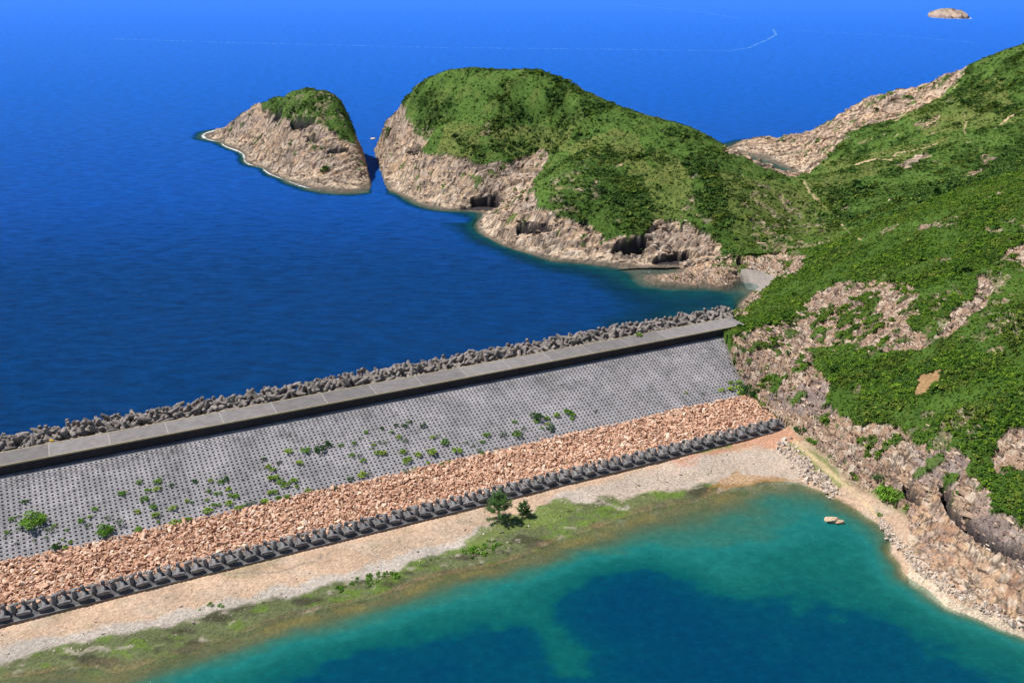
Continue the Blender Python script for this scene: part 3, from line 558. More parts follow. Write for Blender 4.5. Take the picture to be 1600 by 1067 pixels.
# ------------------------------------------------------------------ water
def far_sheen(x, y):
    d = np.hypot(x * .6, y); return np.interp(d, [230, 330, 480, 700, 1200, 2600, 6000], [17, 22, 30, 42, 58, 78, 84])  # sky reflection of the far sea, painted into its colour by distance
def sea():
    x0, x1, y0, y1, st = -235, 345, 150, 720, 1.25
    X, Y, Zb = lattice(x0, x1, y0, y1, st, 2)
    ny, nx = X.shape; s, t = ST_(X, Y)
    dcs = polydist(X, Y, CH); Zb = np.minimum(Zb, np.where(Y > 400, -11 + np.maximum(0, dcs - 1.0) * 2.9, 99))
    dep = np.clip(-Zb + fbm(X / 6, Y / 6, 3, 201) * .8, 0, 16)
    px, py = project(X, Y, 0 * X)
    far = np.maximum.reduce([(x0 + 30 - X) / 30, (X - x1 + 30) / 30, (Y - y1 + 40) / 40, np.zeros_like(X)]); dep = np.maximum(dep, np.clip(far, 0, 1) * 16)
    pile = (t > -236) & (t < -205) & (s < border_s(t) + 2)
    dep = np.where(t > -240, np.where(s < border_s(-236) + 4, np.maximum(dep, 5 - smooth(-238, -226, t) * 2.4), dep), dep)
    deepen = smooth(40, -60, X) * smooth(420, 300, Y)
    dep = np.minimum(dep + deepen * 3, 16)
    dep = np.minimum(np.where(dep > 1.5, 1.5 + (dep - 1.5) * np.interp(px, [800, 1050], [2.4, 1.3]), dep), 16)
    dep = np.where(Y > 400, dep + smooth(2.6, 6.5, dep) * (far_sheen(X, Y) - dep), dep + smooth(9, 16, dep) * (far_sheen(X, Y) - dep))  # offshore, the painted reflection tone replaces true water depth
    bl_ = smooth(370, 430, Y); dep = dep * 1.0
    foam = smooth(1.3, .0, np.abs(-Zb - .2)) * (.56 + .3 * fbm(X / 9, Y / 9, 3, 207))
    ws = smooth(560, 380, px) * (py < 330) * (py > 150); foam = foam * (.72 + .5 * ws) + smooth(3, .3, -Zb) * .25 * ws
    foam = foam * smooth(470, 380, Y) + foam * smooth(380, 470, Y) * 1.1
    foam = np.maximum(foam, smooth(-233, -229, t) * (t < -222) * (s < border_s(-230)) * (.50 + .25 * (fbm(s / 9, t * 0 + 3, 3, 205)) + .1 * smooth(0, -90, s)))
    for pl, wd, a in [([(380, 222), (372, 230), (362, 246)], 3, .5), ([(600, 296), (650, 330), (720, 352), (745, 345)], 1.5, .42), ([(365, 244), (378, 246), (395, 252)], 2, .5), ([(1005, 445), (1060, 452), (1150, 452)], 2, .4)]:
        foam = np.maximum(foam, smooth(wd, 0, polydist(px, py, pl)) * a)
    idx = np.arange(nx * ny).reshape(ny, nx)
    F = np.stack([idx[:-1, :-1], idx[:-1, 1:], idx[1:, 1:], idx[1:, :-1]], -1)
    keep = (fc(t) < -203) | ((fc(Y) > 262) & (fc(X) > 55)); keep &= (fc(px) > -260) & (fc(px) < 1900) & (fc(Zb) < 3)
    # where the fine grid is dropped on the seaward left, coarse water carries on
    keepg = (fc(t) < -203) | ((fc(Y) > 262) & (fc(X) > 55))
    F = F[keepg]; u, inv = np.unique(F, return_inverse=True); F = inv.reshape(F.shape)
    V = np.stack([X.ravel()[u], Y.ravel()[u], 0 * X.ravel()[u]], -1)
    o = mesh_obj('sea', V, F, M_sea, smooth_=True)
    me = o.data; nv = len(me.vertices)
    vattr(o, 'depth_sheen', dep.ravel()[u]); vattr(o, 'foam', foam.ravel()[u]); tag(o, kind='structure')
    xe = x0 + (nx - 1) * st; ye = y0 + (ny - 1) * st; V = []; F = []
    def patch(xs, ys):
        j = len(V); m = len(xs)
        for y in ys:
            for x in xs: V.append((x, y, 0))
        for a in range(len(ys) - 1):
            for b in range(m - 1): F.append([j + a * m + b, j + a * m + b + 1, j + (a + 1) * m + b + 1, j + (a + 1) * m + b])
    lx = [-30000, -12000, -6000, -3000, -1500, -900, -600, -400, -300, x0]; rx = [xe, 420, 600, 900, 1500, 3000, 6000, 12000, 30000]
    patch(lx, list(np.linspace(y0, ye, 12))); patch(rx, list(np.linspace(y0 + 110, ye, 10)))
    patch(lx + [-100, 0, 100, 200] + rx, [ye, 760, 850, 950, 1100, 1300, 1600, 2000, 2600, 3500, 5000, 8000, 14000, 30000])
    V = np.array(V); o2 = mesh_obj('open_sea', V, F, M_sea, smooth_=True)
    vattr(o2, 'depth_sheen', far_sheen(V[:, 0], V[:, 1])); vattr(o2, 'foam', np.zeros(len(V))); tag(o2, kind='structure')
sea()
def reservoir():
    x0, x1, y0, y1, st = -140, 215, 40, 262, .9
    X, Y, Zb = lattice(x0, x1, y0, y1, st, 2); s, t = ST_(X, Y)
    Zb = np.where(Y < 104, np.minimum(Zb, -8), Zb)
    px, py = project(X, Y, 0 * X)
    dep = np.clip(-Zb, 0, 14) 
    dep = dep * (1 + .30 * fbm(X / 9, Y / 7, 5, 211) * .7 + .26 * fbm(X / 3.2, Y / 2.2, 4, 213)) + .0
    ny, nx = X.shape; idx = np.arange(nx * ny).reshape(ny, nx)
    F = np.stack([idx[:-1, :-1], idx[:-1, 1:], idx[1:, 1:], idx[1:, :-1]], -1)[(fc(t) > T_END + 2) & (fc(Zb) < 3)]
    u, inv = np.unique(F, return_inverse=True); F = inv.reshape(F.shape)
    o = mesh_obj('reservoir_water', np.stack([X.ravel()[u], Y.ravel()[u], 0 * X.ravel()[u]], -1), F, M_res, smooth_=True)
    vattr(o, 'depth_sheen', dep.ravel()[u]); tag(o, kind='structure')
reservoir()

# thin wake lines of foam far out on the sea
def foam_strip(name, pts, w, label):
    V = []; F = []
    Pn = []
    for (a, b) in zip(pts[:-1], pts[1:]):
        for k in range(24):
            f_ = k / 24; Pn.append(P(a[0] + (b[0] - a[0]) * f_, a[1] + (b[1] - a[1]) * f_, 0))
    for i in range(len(Pn) - 1):
        p, q = Pn[i], Pn[i + 1]; d = (q - p)[:2]; L = np.linalg.norm(d); nrm = np.array([-d[1], d[0]]) / L
        f_ = .25 + .75 * abs(math.sin(i * .9) * math.sin(i * .37 + 1)); ww = w * f_ * p[1] / 1000
        j = len(V); o = nrm * random.uniform(-.6, .6) * w
        for pt, sg in ((p, 1), (p, -1), (p + (q - p) * random.uniform(.5, .95), -1), (p + (q - p) * random.uniform(.5, .95), 1)):
            V.append((pt[0] + nrm[0] * ww * sg + o[0], pt[1] + nrm[1] * ww * sg + o[1], .05))
        F.append([j, j + 1, j + 2, j + 3])
    o = mesh_obj(name, V, F, M_foam); tag(o, label=label, cat='foam line', kind='stuff'); return o
M_foam, _t, _b = new_mat('wake_foam', .6); _b.inputs['Base Color'].default_value = (.12, .30, .62, 1)
M_foamw, _t, _b = new_mat('wave_foam', .6); _b.inputs['Base Color'].default_value = (.8, .84, .86, 1)
foam_strip('foam_line', [(170, 61), (400, 68), (700, 75), (1000, 78), (1140, 80), (1170, 75), (1200, 62), (1213, 55), (1208, 46)], 1.5, 'long thin foam line curling across the open sea behind the islands')
foam_strip('foam_line', [(1240, 48), (1400, 56), (1530, 68)], 1.0, 'faint foam streak on the sea left of the green ridge')
foam_strip('foam_line', [(940, 6), (985, 8), (1100, 20), (1160, 30)], 1.0, 'short faint foam streak near the top of the sea')

# far islet and far coast
def islet():
    a = P(1441, 24, 0); b = P(1526, 31, 0); cx_, cy_ = (a[0] + b[0]) / 2, (a[1] + b[1]) / 2; L = (b[0] - a[0]) / 2 * 1.75
    nx, ny = 90, 40; U, Vv = np.meshgrid(np.linspace(-1, 1, nx), np.linspace(-1, 1, ny)); r = np.hypot(U, Vv)
    prof = np.clip(1 - np.abs(U) ** 2.2 - np.abs(Vv) ** 2, -.1, 1) ** 1 if False else np.clip(1 - np.abs(U) ** 2.0 - Vv ** 2, -.15, 1)
    h = np.sign(prof) * np.abs(prof) ** .6 * (15 - 4 * U) + (vor(U * 6, Vv * 4, 5)[0] - .5) * 5 * (prof > 0) + fbm(U * 2, Vv * 2, 4, 9) * 4 * (prof > 0)
    h -= 4.5 * np.exp(-((U + .28) / .09) ** 2)
    X = cx_ + U * L; Y = cy_ + Vv * 60
    idx = np.arange(nx * ny).reshape(ny, nx); F = np.stack([idx[:-1, :-1], idx[:-1, 1:], idx[1:, 1:], idx[1:, :-1]], -1).reshape(-1, 4)
    o = mesh_obj('islet', np.stack([X, Y, h], -1).reshape(-1, 3), F, M_terrain)
    T = np.zeros((nx * ny, 3)) + np.array((.42, .32, .26)); n_ = fbm(U * 5, Vv * 4, 3, 11).ravel()[:, None]; T = T * (1 - .5 * smooth(0, .5, n_)) ; hz = h.ravel()[:, None]
    T = np.where(hz < 2.5, T * .4, T); T = np.where((hz > 12) & (n_ < -.1), np.array((.2, .2, .12)), T)
    vattr(o, 'tint', T); tag(o, kind='structure')
    V = []; F = []; 
    for i in range(70):
        an = math.pi * (1.0 + i / 70); 
        if random.random() < .35 and 8 < i < 60: continue
        j = len(V)
        for aa, rr in ((an, 1.0), (an + .04, 1.0), (an + .04, 1.07 + random.random() * .06), (an, 1.07 + random.random() * .06)): V.append((cx_ + math.cos(aa) * L * rr, cy_ + math.sin(aa) * 60 * rr, .1))
        F.append([j, j + 1, j + 2, j + 3])
    tag(mesh_obj('surf_foam', V, F, M_foamw), label='white surf along the foot of the far islet', cat='surf', kind='stuff')
islet()
def far_coast():
    nx, ny = 120, 30; a = P(1495, -2, 0)
    U, Vv = np.meshgrid(np.linspace(0, 1, nx), np.linspace(-1, 1, ny))
    X = a[0] + U * 1500 ; Y = a[1] + 150 - U * 60 + Vv * 110
    h = np.clip(1 - Vv ** 2, -.1, 1) * (4 + 70 * U) * (1 + .4 * fbm(U * 12, Vv * 2, 4, 15)) * smooth(0, .06, U) - 1
    idx = np.arange(nx * ny).reshape(ny, nx); F = np.stack([idx[:-1, :-1], idx[:-1, 1:], idx[1:, 1:], idx[1:, :-1]], -1).reshape(-1, 4)
    o = mesh_obj('far_coast', np.stack([X, Y, h], -1).reshape(-1, 3), F, M_terrain, smooth_=True)
    T = np.zeros((nx * ny, 3)) + np.array((.05, .08, .04)); T = np.where(h.ravel()[:, None] < 7, np.array((.28, .23, .2)), T); vattr(o, 'tint', T); tag(o, kind='structure')
far_coast()

# ------------------------------------------------------------------ dam
S_R = max(BS) + 4
def extrude(prof, s0, s1, n=60, name='x', mat=None, parent=None):
    V = []; F = []; m = len(prof)
    for i in range(n + 1):
        s = s0 + (s1 - s0) * i / n
        for t, z in prof: x, y = XY(s, t); V.append((x, y, z))
    for i in range(n):
        for k in range(m - 1): F.append([i * m + k, (i + 1) * m + k, (i + 1) * m + k + 1, i * m + k + 1])
    F.append(list(range(m))); F.append(list(range(n * m, n * m + m))[::-1])
    return mesh_obj(name, V, F, mat, parent)
dam = tag(empty('rock_dam', (*XY((S_L + S_R) / 2, -185), 0)), 'long grey and pink dam wall with perforated concrete facing between sea and lake', 'dam')
dl = Vector(dam.location)
def adopt(o): o.parent = dam; o.matrix_parent_inverse = Matrix.Translation(-dl); return o
s_end = ST_(*P(1146, 500, 12)[:2])[0] + .5
core = adopt(extrude([(-226, -6), (-208, 7.2), (-201, 8.6), (T_ROAD0 + .2, 11.5), (T_ROAD1 - .3, 11.5), (T_ROAD1 - .3, 9.5), (T_REV1, Z_REV1 - .42), (T_TOE, Z_TOE - .35), (T_END - .4, .2), (T_END - .4, -3), (-226, -8)], S_L, s_end, 4, 'core', M_core))
adopt(extrude([(T_ROAD1, -3), (T_ROAD1, 9.0), (T_REV1, Z_REV1 - .5), (T_TOE, Z_TOE - .4), (T_END - .42, .15), (T_END - .42, -3)], s_end + .01, S_R, 4, 'core_foot', M_core))
# crest road: slabs, joints, edge lines
road = tag(empty('crest_road', (*XY(0, T_ROAD0), 12)), kind='structure')
def bx_st(name, s0, s1, t0, t1, z0, z1, mat, parent, rl):
    V = []
    for z in (z0, z1):
        for s, t in ((s0, t0), (s1, t0), (s1, t1), (s0, t1)): x, y = XY(s, t); V.append((x - rl[0], y - rl[1], z - rl[2]))
    F = [[3, 2, 1, 0], [4, 5, 6, 7], [0, 1, 5, 4], [1, 2, 6, 5], [2, 3, 7, 6], [3, 0, 4, 7]]
    return mesh_obj(name, V, F, mat, parent)
rl = tuple(road.location); SLAB = 11.4; s = S_L; k = 0; s_end = ST_(*P(1146, 500, 12)[:2])[0] + .5
while s < s_end:
    e = min(s + SLAB, s_end); bx_st('road_slab', s + .09, e - .09, T_ROAD0 + .22, T_ROAD1 - .16, 11.52, 12 + random.uniform(-.012, .012), M_road, road, rl)
    bx_st('slab_joint', e - .089, e + .089, T_ROAD0 + .22, T_ROAD1 - .16, 11.52, 11.985, M_joint, road, rl); s = e
bx_st('edge_line', S_L, s_end, T_ROAD0, T_ROAD0 + .218, 11.3, 12.03, M_edge, road, rl)
bx_st('edge_line', S_L, s_end, T_ROAD1 - .158, T_ROAD1, 11.72, 12.03, M_edge, road, rl)
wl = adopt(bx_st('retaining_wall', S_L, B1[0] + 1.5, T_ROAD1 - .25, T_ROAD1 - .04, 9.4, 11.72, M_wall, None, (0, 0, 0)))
# perforated facing blocks
def tiles():
    TL, NR = .97, 24
    t0 = T_REV0 + .15; dt = (T_REV1 - t0 + .5) / NR; slope = (Z_REV0 - Z_REV1) / (T_REV0 - T_REV1)
    nS = int((S_R - S_L) / TL)
    c8 = [(math.cos(math.pi / 8 + k * math.pi / 4) * .285, math.sin(math.pi / 8 + k * math.pi / 4) * .25) for k in range(8)]
    hw, hh = TL / 2 - .007, dt / 2 - .012
    sq = [(hw, hh * .42), (hw * .42, hh), (-hw * .42, hh), (-hw, hh * .42), (-hw, -hh * .42), (-hw * .42, -hh), (hw * .42, -hh), (hw, -hh * .42)]
    # outer ring uses the 8 near-corner points plus the 4 true corners
    V0 = [(a, b, 0) for a, b in c8] + [(a, b, 0) for a, b in sq] + [(hw, hh, 0), (-hw, hh, 0), (-hw, -hh, 0), (hw, -hh, 0)] + [(a, b, -.36) for a, b in c8] + [(hw, hh, -.3), (-hw, hh, -.3), (-hw, -hh, -.3), (hw, -hh, -.3)]
    V0 = np.array(V0); F0 = []
    for k in range(8):
        F0.append([k, 8 + k, 8 + (k + 1) % 8]); F0.append([k, 8 + (k + 1) % 8, (k + 1) % 8])
    F0 += [[8, 16, 9], [10, 17, 11], [12, 18, 13], [14, 19, 15]]
    for k in range(8): F0.append([k, (k + 1) % 8, 20 + (k + 1) % 8]); F0.append([k, 20 + (k + 1) % 8, 20 + k])
    for a, b in ((16, 17), (17, 18), (18, 19), (19, 16)):
        F0.append([a, a + 12, b + 12]); F0.append([a, b + 12, b])
    F0 = np.array(F0); Vs = []; Fs = []; Ts = []; n0 = 0
    for r in range(NR):
        t = t0 + (r + .5) * dt; z = Z_REV0 + (t - T_REV0) * (Z_REV1 - Z_REV0) / (T_REV1 - T_REV0)
        tilt = .10 if r < 4 else .03                     # each course lies flatter than the slope, so its lower edge stands proud
        ang = math.atan((Z_REV1 - Z_REV0) / (T_REV1 - T_REV0)) + tilt
        ss = S_L + (np.arange(nS) + .5 * (r % 2) * 0) * TL + r * .02
        ss = ss[ss < border_s(t) - .6]
        N = len(ss); jz = rng.normal(0, .012, N); L = V0
        lt = L[:, 1] * math.cos(ang) - L[:, 2] * math.sin(ang) * 1.0; lz = L[:, 1] * math.sin(ang) + L[:, 2] * math.cos(ang)
        lt = L[:, 1]; 
        S_ = ss[:, None] + L[None, :, 0]; T_ = t + lt[None, :] + 0 * S_; Z_ = z + .06 + jz[:, None] + (L[:, 1] * math.tan(ang) + L[:, 2])[None, :]
        Vs.append(np.stack([S_ * DX + T_ * NX, S_ * DY + T_ * NY, Z_], -1).reshape(-1, 3))
        Fs.append((F0[None] + (np.arange(N) * len(L))[:, None, None] + n0).reshape(-1, 3)); n0 += N * len(L)
        v = 1 + .09 * rng.normal(size=N) + .11 * fbm(ss / 6, ss * 0 + r / 5, 4, 301) + .12 * fbm(ss / 1.3, ss * 0 + r / 12, 2, 305) - .05 * (np.floor(ss / 7.6) % 2)
        tintc = np.clip(v, .6, 1.25)[:, None] * np.array((1, .985, 1.0)); Ts.append(np.repeat(tintc, len(L), 0))
    V = np.concatenate(Vs); o = mesh_obj('facing_blocks', V, np.concatenate(Fs), M_tile); vattr(o, 'tint', np.concatenate(Ts)); o['kind'] = 'stuff'; adopt(o)
    return dt
DT = tiles()
# toe plinth and its pierced slabs
pl_ = adopt(extrude([(T_TOE + .1, .6), (T_TOE + .1, Z_TOE + .25), (T_TOE + 1.5, Z_TOE + .05), (T_END - .55, Z_BEACH - .05), (T_END - .1, Z_BEACH - .1), (T_END - .1, -.5)], S_L, B4[0] + 1, 50, 'toe_plinth', M_toe))
# border kerb strip on the right end of the facing
V = []; F = []
for i, t in enumerate(np.linspace(B1[1], B3[1], 14)):
    z = Z_REV0 + (t - T_REV0) * (Z_REV1 - Z_REV0) / (T_REV1 - T_REV0)
    for ds, dz in ((-.55, -.3), (-.5, .16), (.7, .2), (.75, -.6)): x, y = XY(border_s(t) + ds, t); V.append((x, y, z + dz))
for i in range(13):
    for k in range(3): F.append([i * 4 + k, (i + 1) * 4 + k, (i + 1) * 4 + k + 1, i * 4 + k + 1])
adopt(mesh_obj('border_kerb', V, F, M_road))

# ------------------------------------------------------------------ stones
def rock_mesh(name, seed, sx, sy, sz, mat, n=14):
    import bmesh
    r = random.Random(seed); bm = bmesh.new()
    for i in range(n):
        v = Vector((r.gauss(0, 1), r.gauss(0, 1), r.gauss(0, 1))).normalized(); m_ = max(abs(v.x), abs(v.y), abs(v.z)) ** .6
        bm.verts.new((v.x / m_ * sx, v.y / m_ * sy, v.z / m_ * sz))
    bmesh.ops.convex_hull(bm, input=bm.verts)
    for v in [v for v in bm.verts if not v.link_faces]: bm.verts.remove(v)
    bmesh.ops.recalc_face_normals(bm, faces=bm.faces)
    me = bpy.data.meshes.new(name); bm.to_mesh(me); bm.free(); me.materials.append(mat)
    return me
stone_me = [rock_mesh('stone', 100 + i, .52 + .1 * (i % 3), .36 + .05 * (i % 2), .30, M_stone, 13) for i in range(8)]
rub = adopt(tag(extrude([(T_REV1 - .4, Z_REV1 - .25), (T_TOE + .05, Z_TOE - .05)], S_L, B4[0] + 1, 40, 'rubble_slope', M_stone)))
rub_pts = []
s = S_L
while s < S_R + 2:
    t = T_REV1 - .2
    while t < T_TOE + .3:
        t2 = t + random.uniform(-.3, .3); s2 = s + random.uniform(-.35, .35) + .3 * math.sin(t * 9)
        if s2 < border_s(t2) + .3: 
            z = np.interp(t2, [T_REV1, T_TOE], [Z_REV1, Z_TOE]); hump = .25 * math.sin(s2 * .21) * math.sin(t2 * .5)
            rub_pts.append((s2, t2, z + .05 + hump * .5 + random.uniform(-.1, .16)))
        t += .40
    s += .46
rub_pts = [(*XY(a, b), z) for a, b, z in rub_pts if project(*XY(a, b), z)[0] > -110]
rub_vis = sorted([p for p in rub_pts if project(*p)[0] > -4], key=lambda p: math.hypot(p[0], p[1])); front = rub_vis[:300]; rest = list(set(rub_pts) - set(front))
Minv = Matrix.Translation(-dl)
for p in front:
    o = bpy.data.objects.new('stone', random.choice(stone_me)); col.objects.link(o)
    o.location = (p[0] - dl.x, p[1] - dl.y, p[2]); o.rotation_euler = (random.uniform(-.5, .5), random.uniform(-.5, .5), random.uniform(0, 6.3)); k = random.lognormvariate(-.42, .33); o.scale = (k, k, k); o.parent = rub
    o.matrix_parent_inverse = Matrix.Identity(4)
rub.matrix_parent_inverse = Matrix.Translation(-dl)
for o in rub.children: o.matrix_parent_inverse = Matrix.Translation(dl)

def scatter(name, pts, rots, scls, idxs, meshes, parent=None, **tg):
    """one object of ground cover: instances on points"""
    src = bpy.data.collections.new(name + '_source')
    for i, me in enumerate(meshes):
        src.objects.link(bpy.data.objects.new('%s_%02d' % (name, i), me))
    me = bpy.data.meshes.new(name); pts = np.asarray(pts, np.float32); me.vertices.add(len(pts)); me.vertices.foreach_set('co', pts.ravel())
    a = me.attributes.new('rot', 'FLOAT_VECTOR', 'POINT'); a.data.foreach_set('vector', np.asarray(rots, np.float32).ravel())
    a = me.attributes.new('scl', 'FLOAT_VECTOR', 'POINT'); a.data.foreach_set('vector', np.asarray(scls, np.float32).ravel())
    a = me.attributes.new('pick', 'INT', 'POINT'); a.data.foreach_set('value', np.asarray(idxs, np.int32))
    o = bpy.data.objects.new(name, me); col.objects.link(o)
    ng = bpy.data.node_groups.new(name + '_nodes', 'GeometryNodeTree')
    ng.interface.new_socket('Geometry', in_out='INPUT', socket_type='NodeSocketGeometry'); ng.interface.new_socket('Geometry', in_out='OUTPUT', socket_type='NodeSocketGeometry')
    gi_, go = ng.nodes.new('NodeGroupInput'), ng.nodes.new('NodeGroupOutput'); ci = ng.nodes.new('GeometryNodeCollectionInfo'); ci.inputs[0].default_value = src
    ci.inputs['Separate Children'].default_value = True; ci.inputs['Reset Children'].default_value = True
    ip = ng.nodes.new('GeometryNodeInstanceOnPoints'); ip.inputs['Pick Instance'].default_value = True
    def na(n_, ty): x = ng.nodes.new('GeometryNodeInputNamedAttribute'); x.data_type = ty; x.inputs[0].default_value = n_; return x.outputs['Attribute']
    e2 = ng.nodes.new('FunctionNodeEulerToRotation'); L = ng.links.new
    L(gi_.outputs[0], ip.inputs['Points']); L(ci.outputs[0], ip.inputs['Instance']); L(na('pick', 'INT'), ip.inputs['Instance Index'])
    L(na('rot', 'FLOAT_VECTOR'), e2.inputs[0]); L(e2.outputs[0], ip.inputs['Rotation']); L(na('scl', 'FLOAT_VECTOR'), ip.inputs['Scale']); L(ip.outputs[0], go.inputs[0])
    md = o.modifiers.new('scatter', 'NODES'); md.node_group = ng
    if parent: o.parent = parent; o.matrix_parent_inverse = Matrix.Translation(-dl)
    o['kind'] = 'stuff'; tag(o, **tg); return o
def rnd_rot(N, tilt): return np.stack([rng.uniform(-tilt, tilt, N), rng.uniform(-tilt, tilt, N), rng.uniform(0, 6.283, N)], -1)
N = len(rest); k = np.exp(rng.normal(-.44, .33, N))
so = scatter('stones', rest, rnd_rot(N, .6), np.stack([k, k, k], -1), rng.integers(0, 8, N), stone_me); so.parent = rub; so.matrix_parent_inverse = Matrix.Translation(dl) @ Matrix.Translation(-dl) ; so.matrix_parent_inverse = Matrix.Identity(4)

# ------------------------------------------------------------------ dolosse
def prism(V, F, a, b, r0, rm, r1, n=8):
    a = Vector(a); b = Vector(b); ax = (b - a).normalized(); u = ax.orthogonal().normalized(); w = ax.cross(u); base = len(V)
    for f_, r in ((0, r0 * .8), (.03, r0), (.5, rm), (.97, r1), (1, r1 * .8)):
        c = a.lerp(b, f_)
        for k in range(n): an = math.pi / n + k * 2 * math.pi / n; V.append(tuple(c + u * (math.cos(an) * r) + w * (math.sin(an) * r)))
    for i in range(4):
        for k in range(n): F.append([base + i * n + k, base + i * n + (k + 1) % n, base + (i + 1) * n + (k + 1) % n, base + (i + 1) * n + k])
    F.append([base + k for k in range(n)][::-1]); F.append([base + 4 * n + k for k in range(n)])
def dolos_mesh(name, Cc, mat, th_=1.0, shank=.72):
    V = []; F = []; h = Cc * shank / 2
    prism(V, F, (-Cc / 2, 0, -h), (Cc / 2, 0, -h), .125 * Cc * th_, .175 * Cc * th_, .125 * Cc * th_)
    prism(V, F, (0, -Cc / 2, h), (0, Cc / 2, h), .125 * Cc * th_, .175 * Cc * th_, .125 * Cc * th_)
    prism(V, F, (0, 0, -h), (0, 0, h), .17 * Cc * th_, .155 * Cc * th_, .17 * Cc * th_)
    o = mesh_obj(name, V, F, mat, link=False); return o.data
dol_me = dolos_mesh('dolos', 2.85, M_dolos, 1.1)
spots = []
rows = [(-201.1, 10.6, 2.0), (-202.9, 10.9, 2.0), (-204.8, 10.9, 2.0), (-206.8, 10.5, 2.0), (-208.8, 9.6, 2.1), (-210.8, 8.8, 2.3), (-212.8, 8.4, 2.8), (-215.6, 6.4, 3.0), (-218.6, 4.2, 3.2), (-221.8, 2.2, 3.2), (-225, .6, 3.4)]
for ri, (t, z, dsp) in enumerate(rows):
    s = S_L - 4 + random.random() * 2
    while s < border_s(t) + 1.0:
        tj = t + random.uniform(-.6, .6); x, y = XY(s + random.uniform(-.4, .4), tj); zz = z + random.uniform(-.8, .7)
        if ri == 0: zz = 10.4 + random.uniform(-.4, .2)
        if project(x, y, zz)[0] > -120: spots.append((ri, x, y, zz))
        s += dsp * random.uniform(.9, 1.35)
def drot():
    return Euler((random.uniform(0, 6.3), random.uniform(0, 6.3), random.uniform(0, 6.3)))
vis = sorted([p for p in spots if p[0] <= 4 and project(*p[1:])[0] > -12], key=lambda p: p[0] * 9 + math.hypot(p[1], p[2]) * .25)
def section(px): return ['far left stretch', 'left-centre stretch', 'centre stretch', 'right-centre stretch', 'far right stretch'][int(min(max(px / 232, 0), 4))]
main = vis[:300]; ms_ = set(main); restd = [p for p in spots if p not in ms_]
for p in main:
    o = bpy.data.objects.new('dolos', dol_me); col.objects.link(o); o.location = p[1:]; e_ = drot()
    if p[0] == 0: e_ = Euler((math.pi / 2 * random.choice((0, 1)) + random.uniform(-.3, .3), random.uniform(-.3, .3), math.pi / 2 - ANG + random.uniform(-.4, .4) + math.pi / 2 * random.choice((0, 1))))
    o.rotation_euler = e_; k = random.uniform(.92, 1.05); o.scale = (k,) * 3
    sec = section(project(*p[1:])[0]); rw = 'lying against the road edge' if p[0] == 0 else ('in the middle of the heap' if p[0] < 3 else 'on the outer crest of the heap above the sea')
    tag(o, 'grey dolos %s, %s' % (rw, sec), 'dolos', 'breakwater dolosse %s, %s' % (rw, sec))
print('dolosse', len(main), len(restd), 'stones', len(rub_pts))
scatter('dolosse', [p[1:] for p in restd], rng.uniform(0, 6.28, (len(restd), 3)), np.ones((len(restd), 3)), np.zeros(len(restd)), [dol_me], label='grey concrete dolosse further down the seaward side of the heap', cat='dolosse')
# toe dolosse, neatly interlocked
toe_me = dolos_mesh('toe_dolos', 2.2, M_toe, 1.1, .85)
dvec, nvec, up = Vector((DX, DY, 0)), Vector((NX, NY, 0)), Vector((0, 0, 1))
TS = 3.15; s = S_L + .5; s_stop = B4[0] - .3
def basis(fl1, fl2, sh):  # columns: x = lower fluke, y = upper fluke, z = shank
    return Matrix((fl1, fl2, sh)).transposed().to_4x4()
ti = 0; toe_n = int((s_stop - s) / TS)
for i in range(toe_n + 1):
    s_ = s + i * TS
    for kind in (0, 1):
        if kind == 0:   # front fluke lies along the dam, rear fluke stands up
            sh = (-nvec * .93 + up * .36).normalized(); f1 = dvec; f2 = sh.cross(f1)
            c = (*XY(s_, T_END - 1.75), Z_BEACH + 1.0)
        else:           # front fluke stands up, rear fluke lies along the dam
            sh = (nvec * .96 + up * .10).normalized(); f1 = dvec; f2 = sh.cross(f1)
            c = (*XY(s_ + TS / 2, T_END - 2.65), Z_BEACH + .95)
        o = bpy.data.objects.new('toe_dolos', toe_me); col.objects.link(o)
        o.matrix_world = Matrix.Translation(c) @ basis(f1, f2, sh) @ Euler((random.uniform(-.1, .1), random.uniform(-.1, .1), random.uniform(-.12, .12))).to_matrix().to_4x4() @ Matrix.Scale(random.uniform(.96, 1.03), 4)
        sec = section(project(*c)[0])
        if kind == 0: tag(o, 'toe row dolos with its lying arm facing the beach, %s' % sec, 'dolos', 'front dolosse of the toe row, %s' % sec)
        else: tag(o, 'toe row dolos set back with its upright arm forward, %s' % sec, 'dolos', 'rear dolosse of the toe row, %s' % sec)
o = bpy.data.objects.new('toe_dolos', toe_me); col.objects.link(o)
o.matrix_world = Matrix.Translation((*P(1207, 663, 1.8)[:2], 1.9)) @ Euler((1.2, .3, .6)).to_matrix().to_4x4()
tag(o, 'lone dark dolos lying askew at the right end of the toe row', 'dolos')
# small yellow thing among the dolosse
p = P(81, 691, 11.9); V = []; F = []
prism(V, F, (-.42, 0, .12), (.42, 0, .05), .16, .2, .14); prism(V, F, (-.1, -.25, .1), (-.15, .28, .25), .14, .17, .12)
M_y, _t, _b = new_mat('yellow_fabric', .7); _r, _n = noise_ramp(_t, 3, [(.35, (.75, .25, .02)), (.6, (.9, .7, .03))]); _t.links.new(_r.outputs[0], _b.inputs['Base Color'])
yb = mesh_obj('float', V, F, M_y); yb.location = (p[0], p[1], 12.25); tag(yb, 'small bright yellow and orange float wedged between dolosse beside the road', 'float')

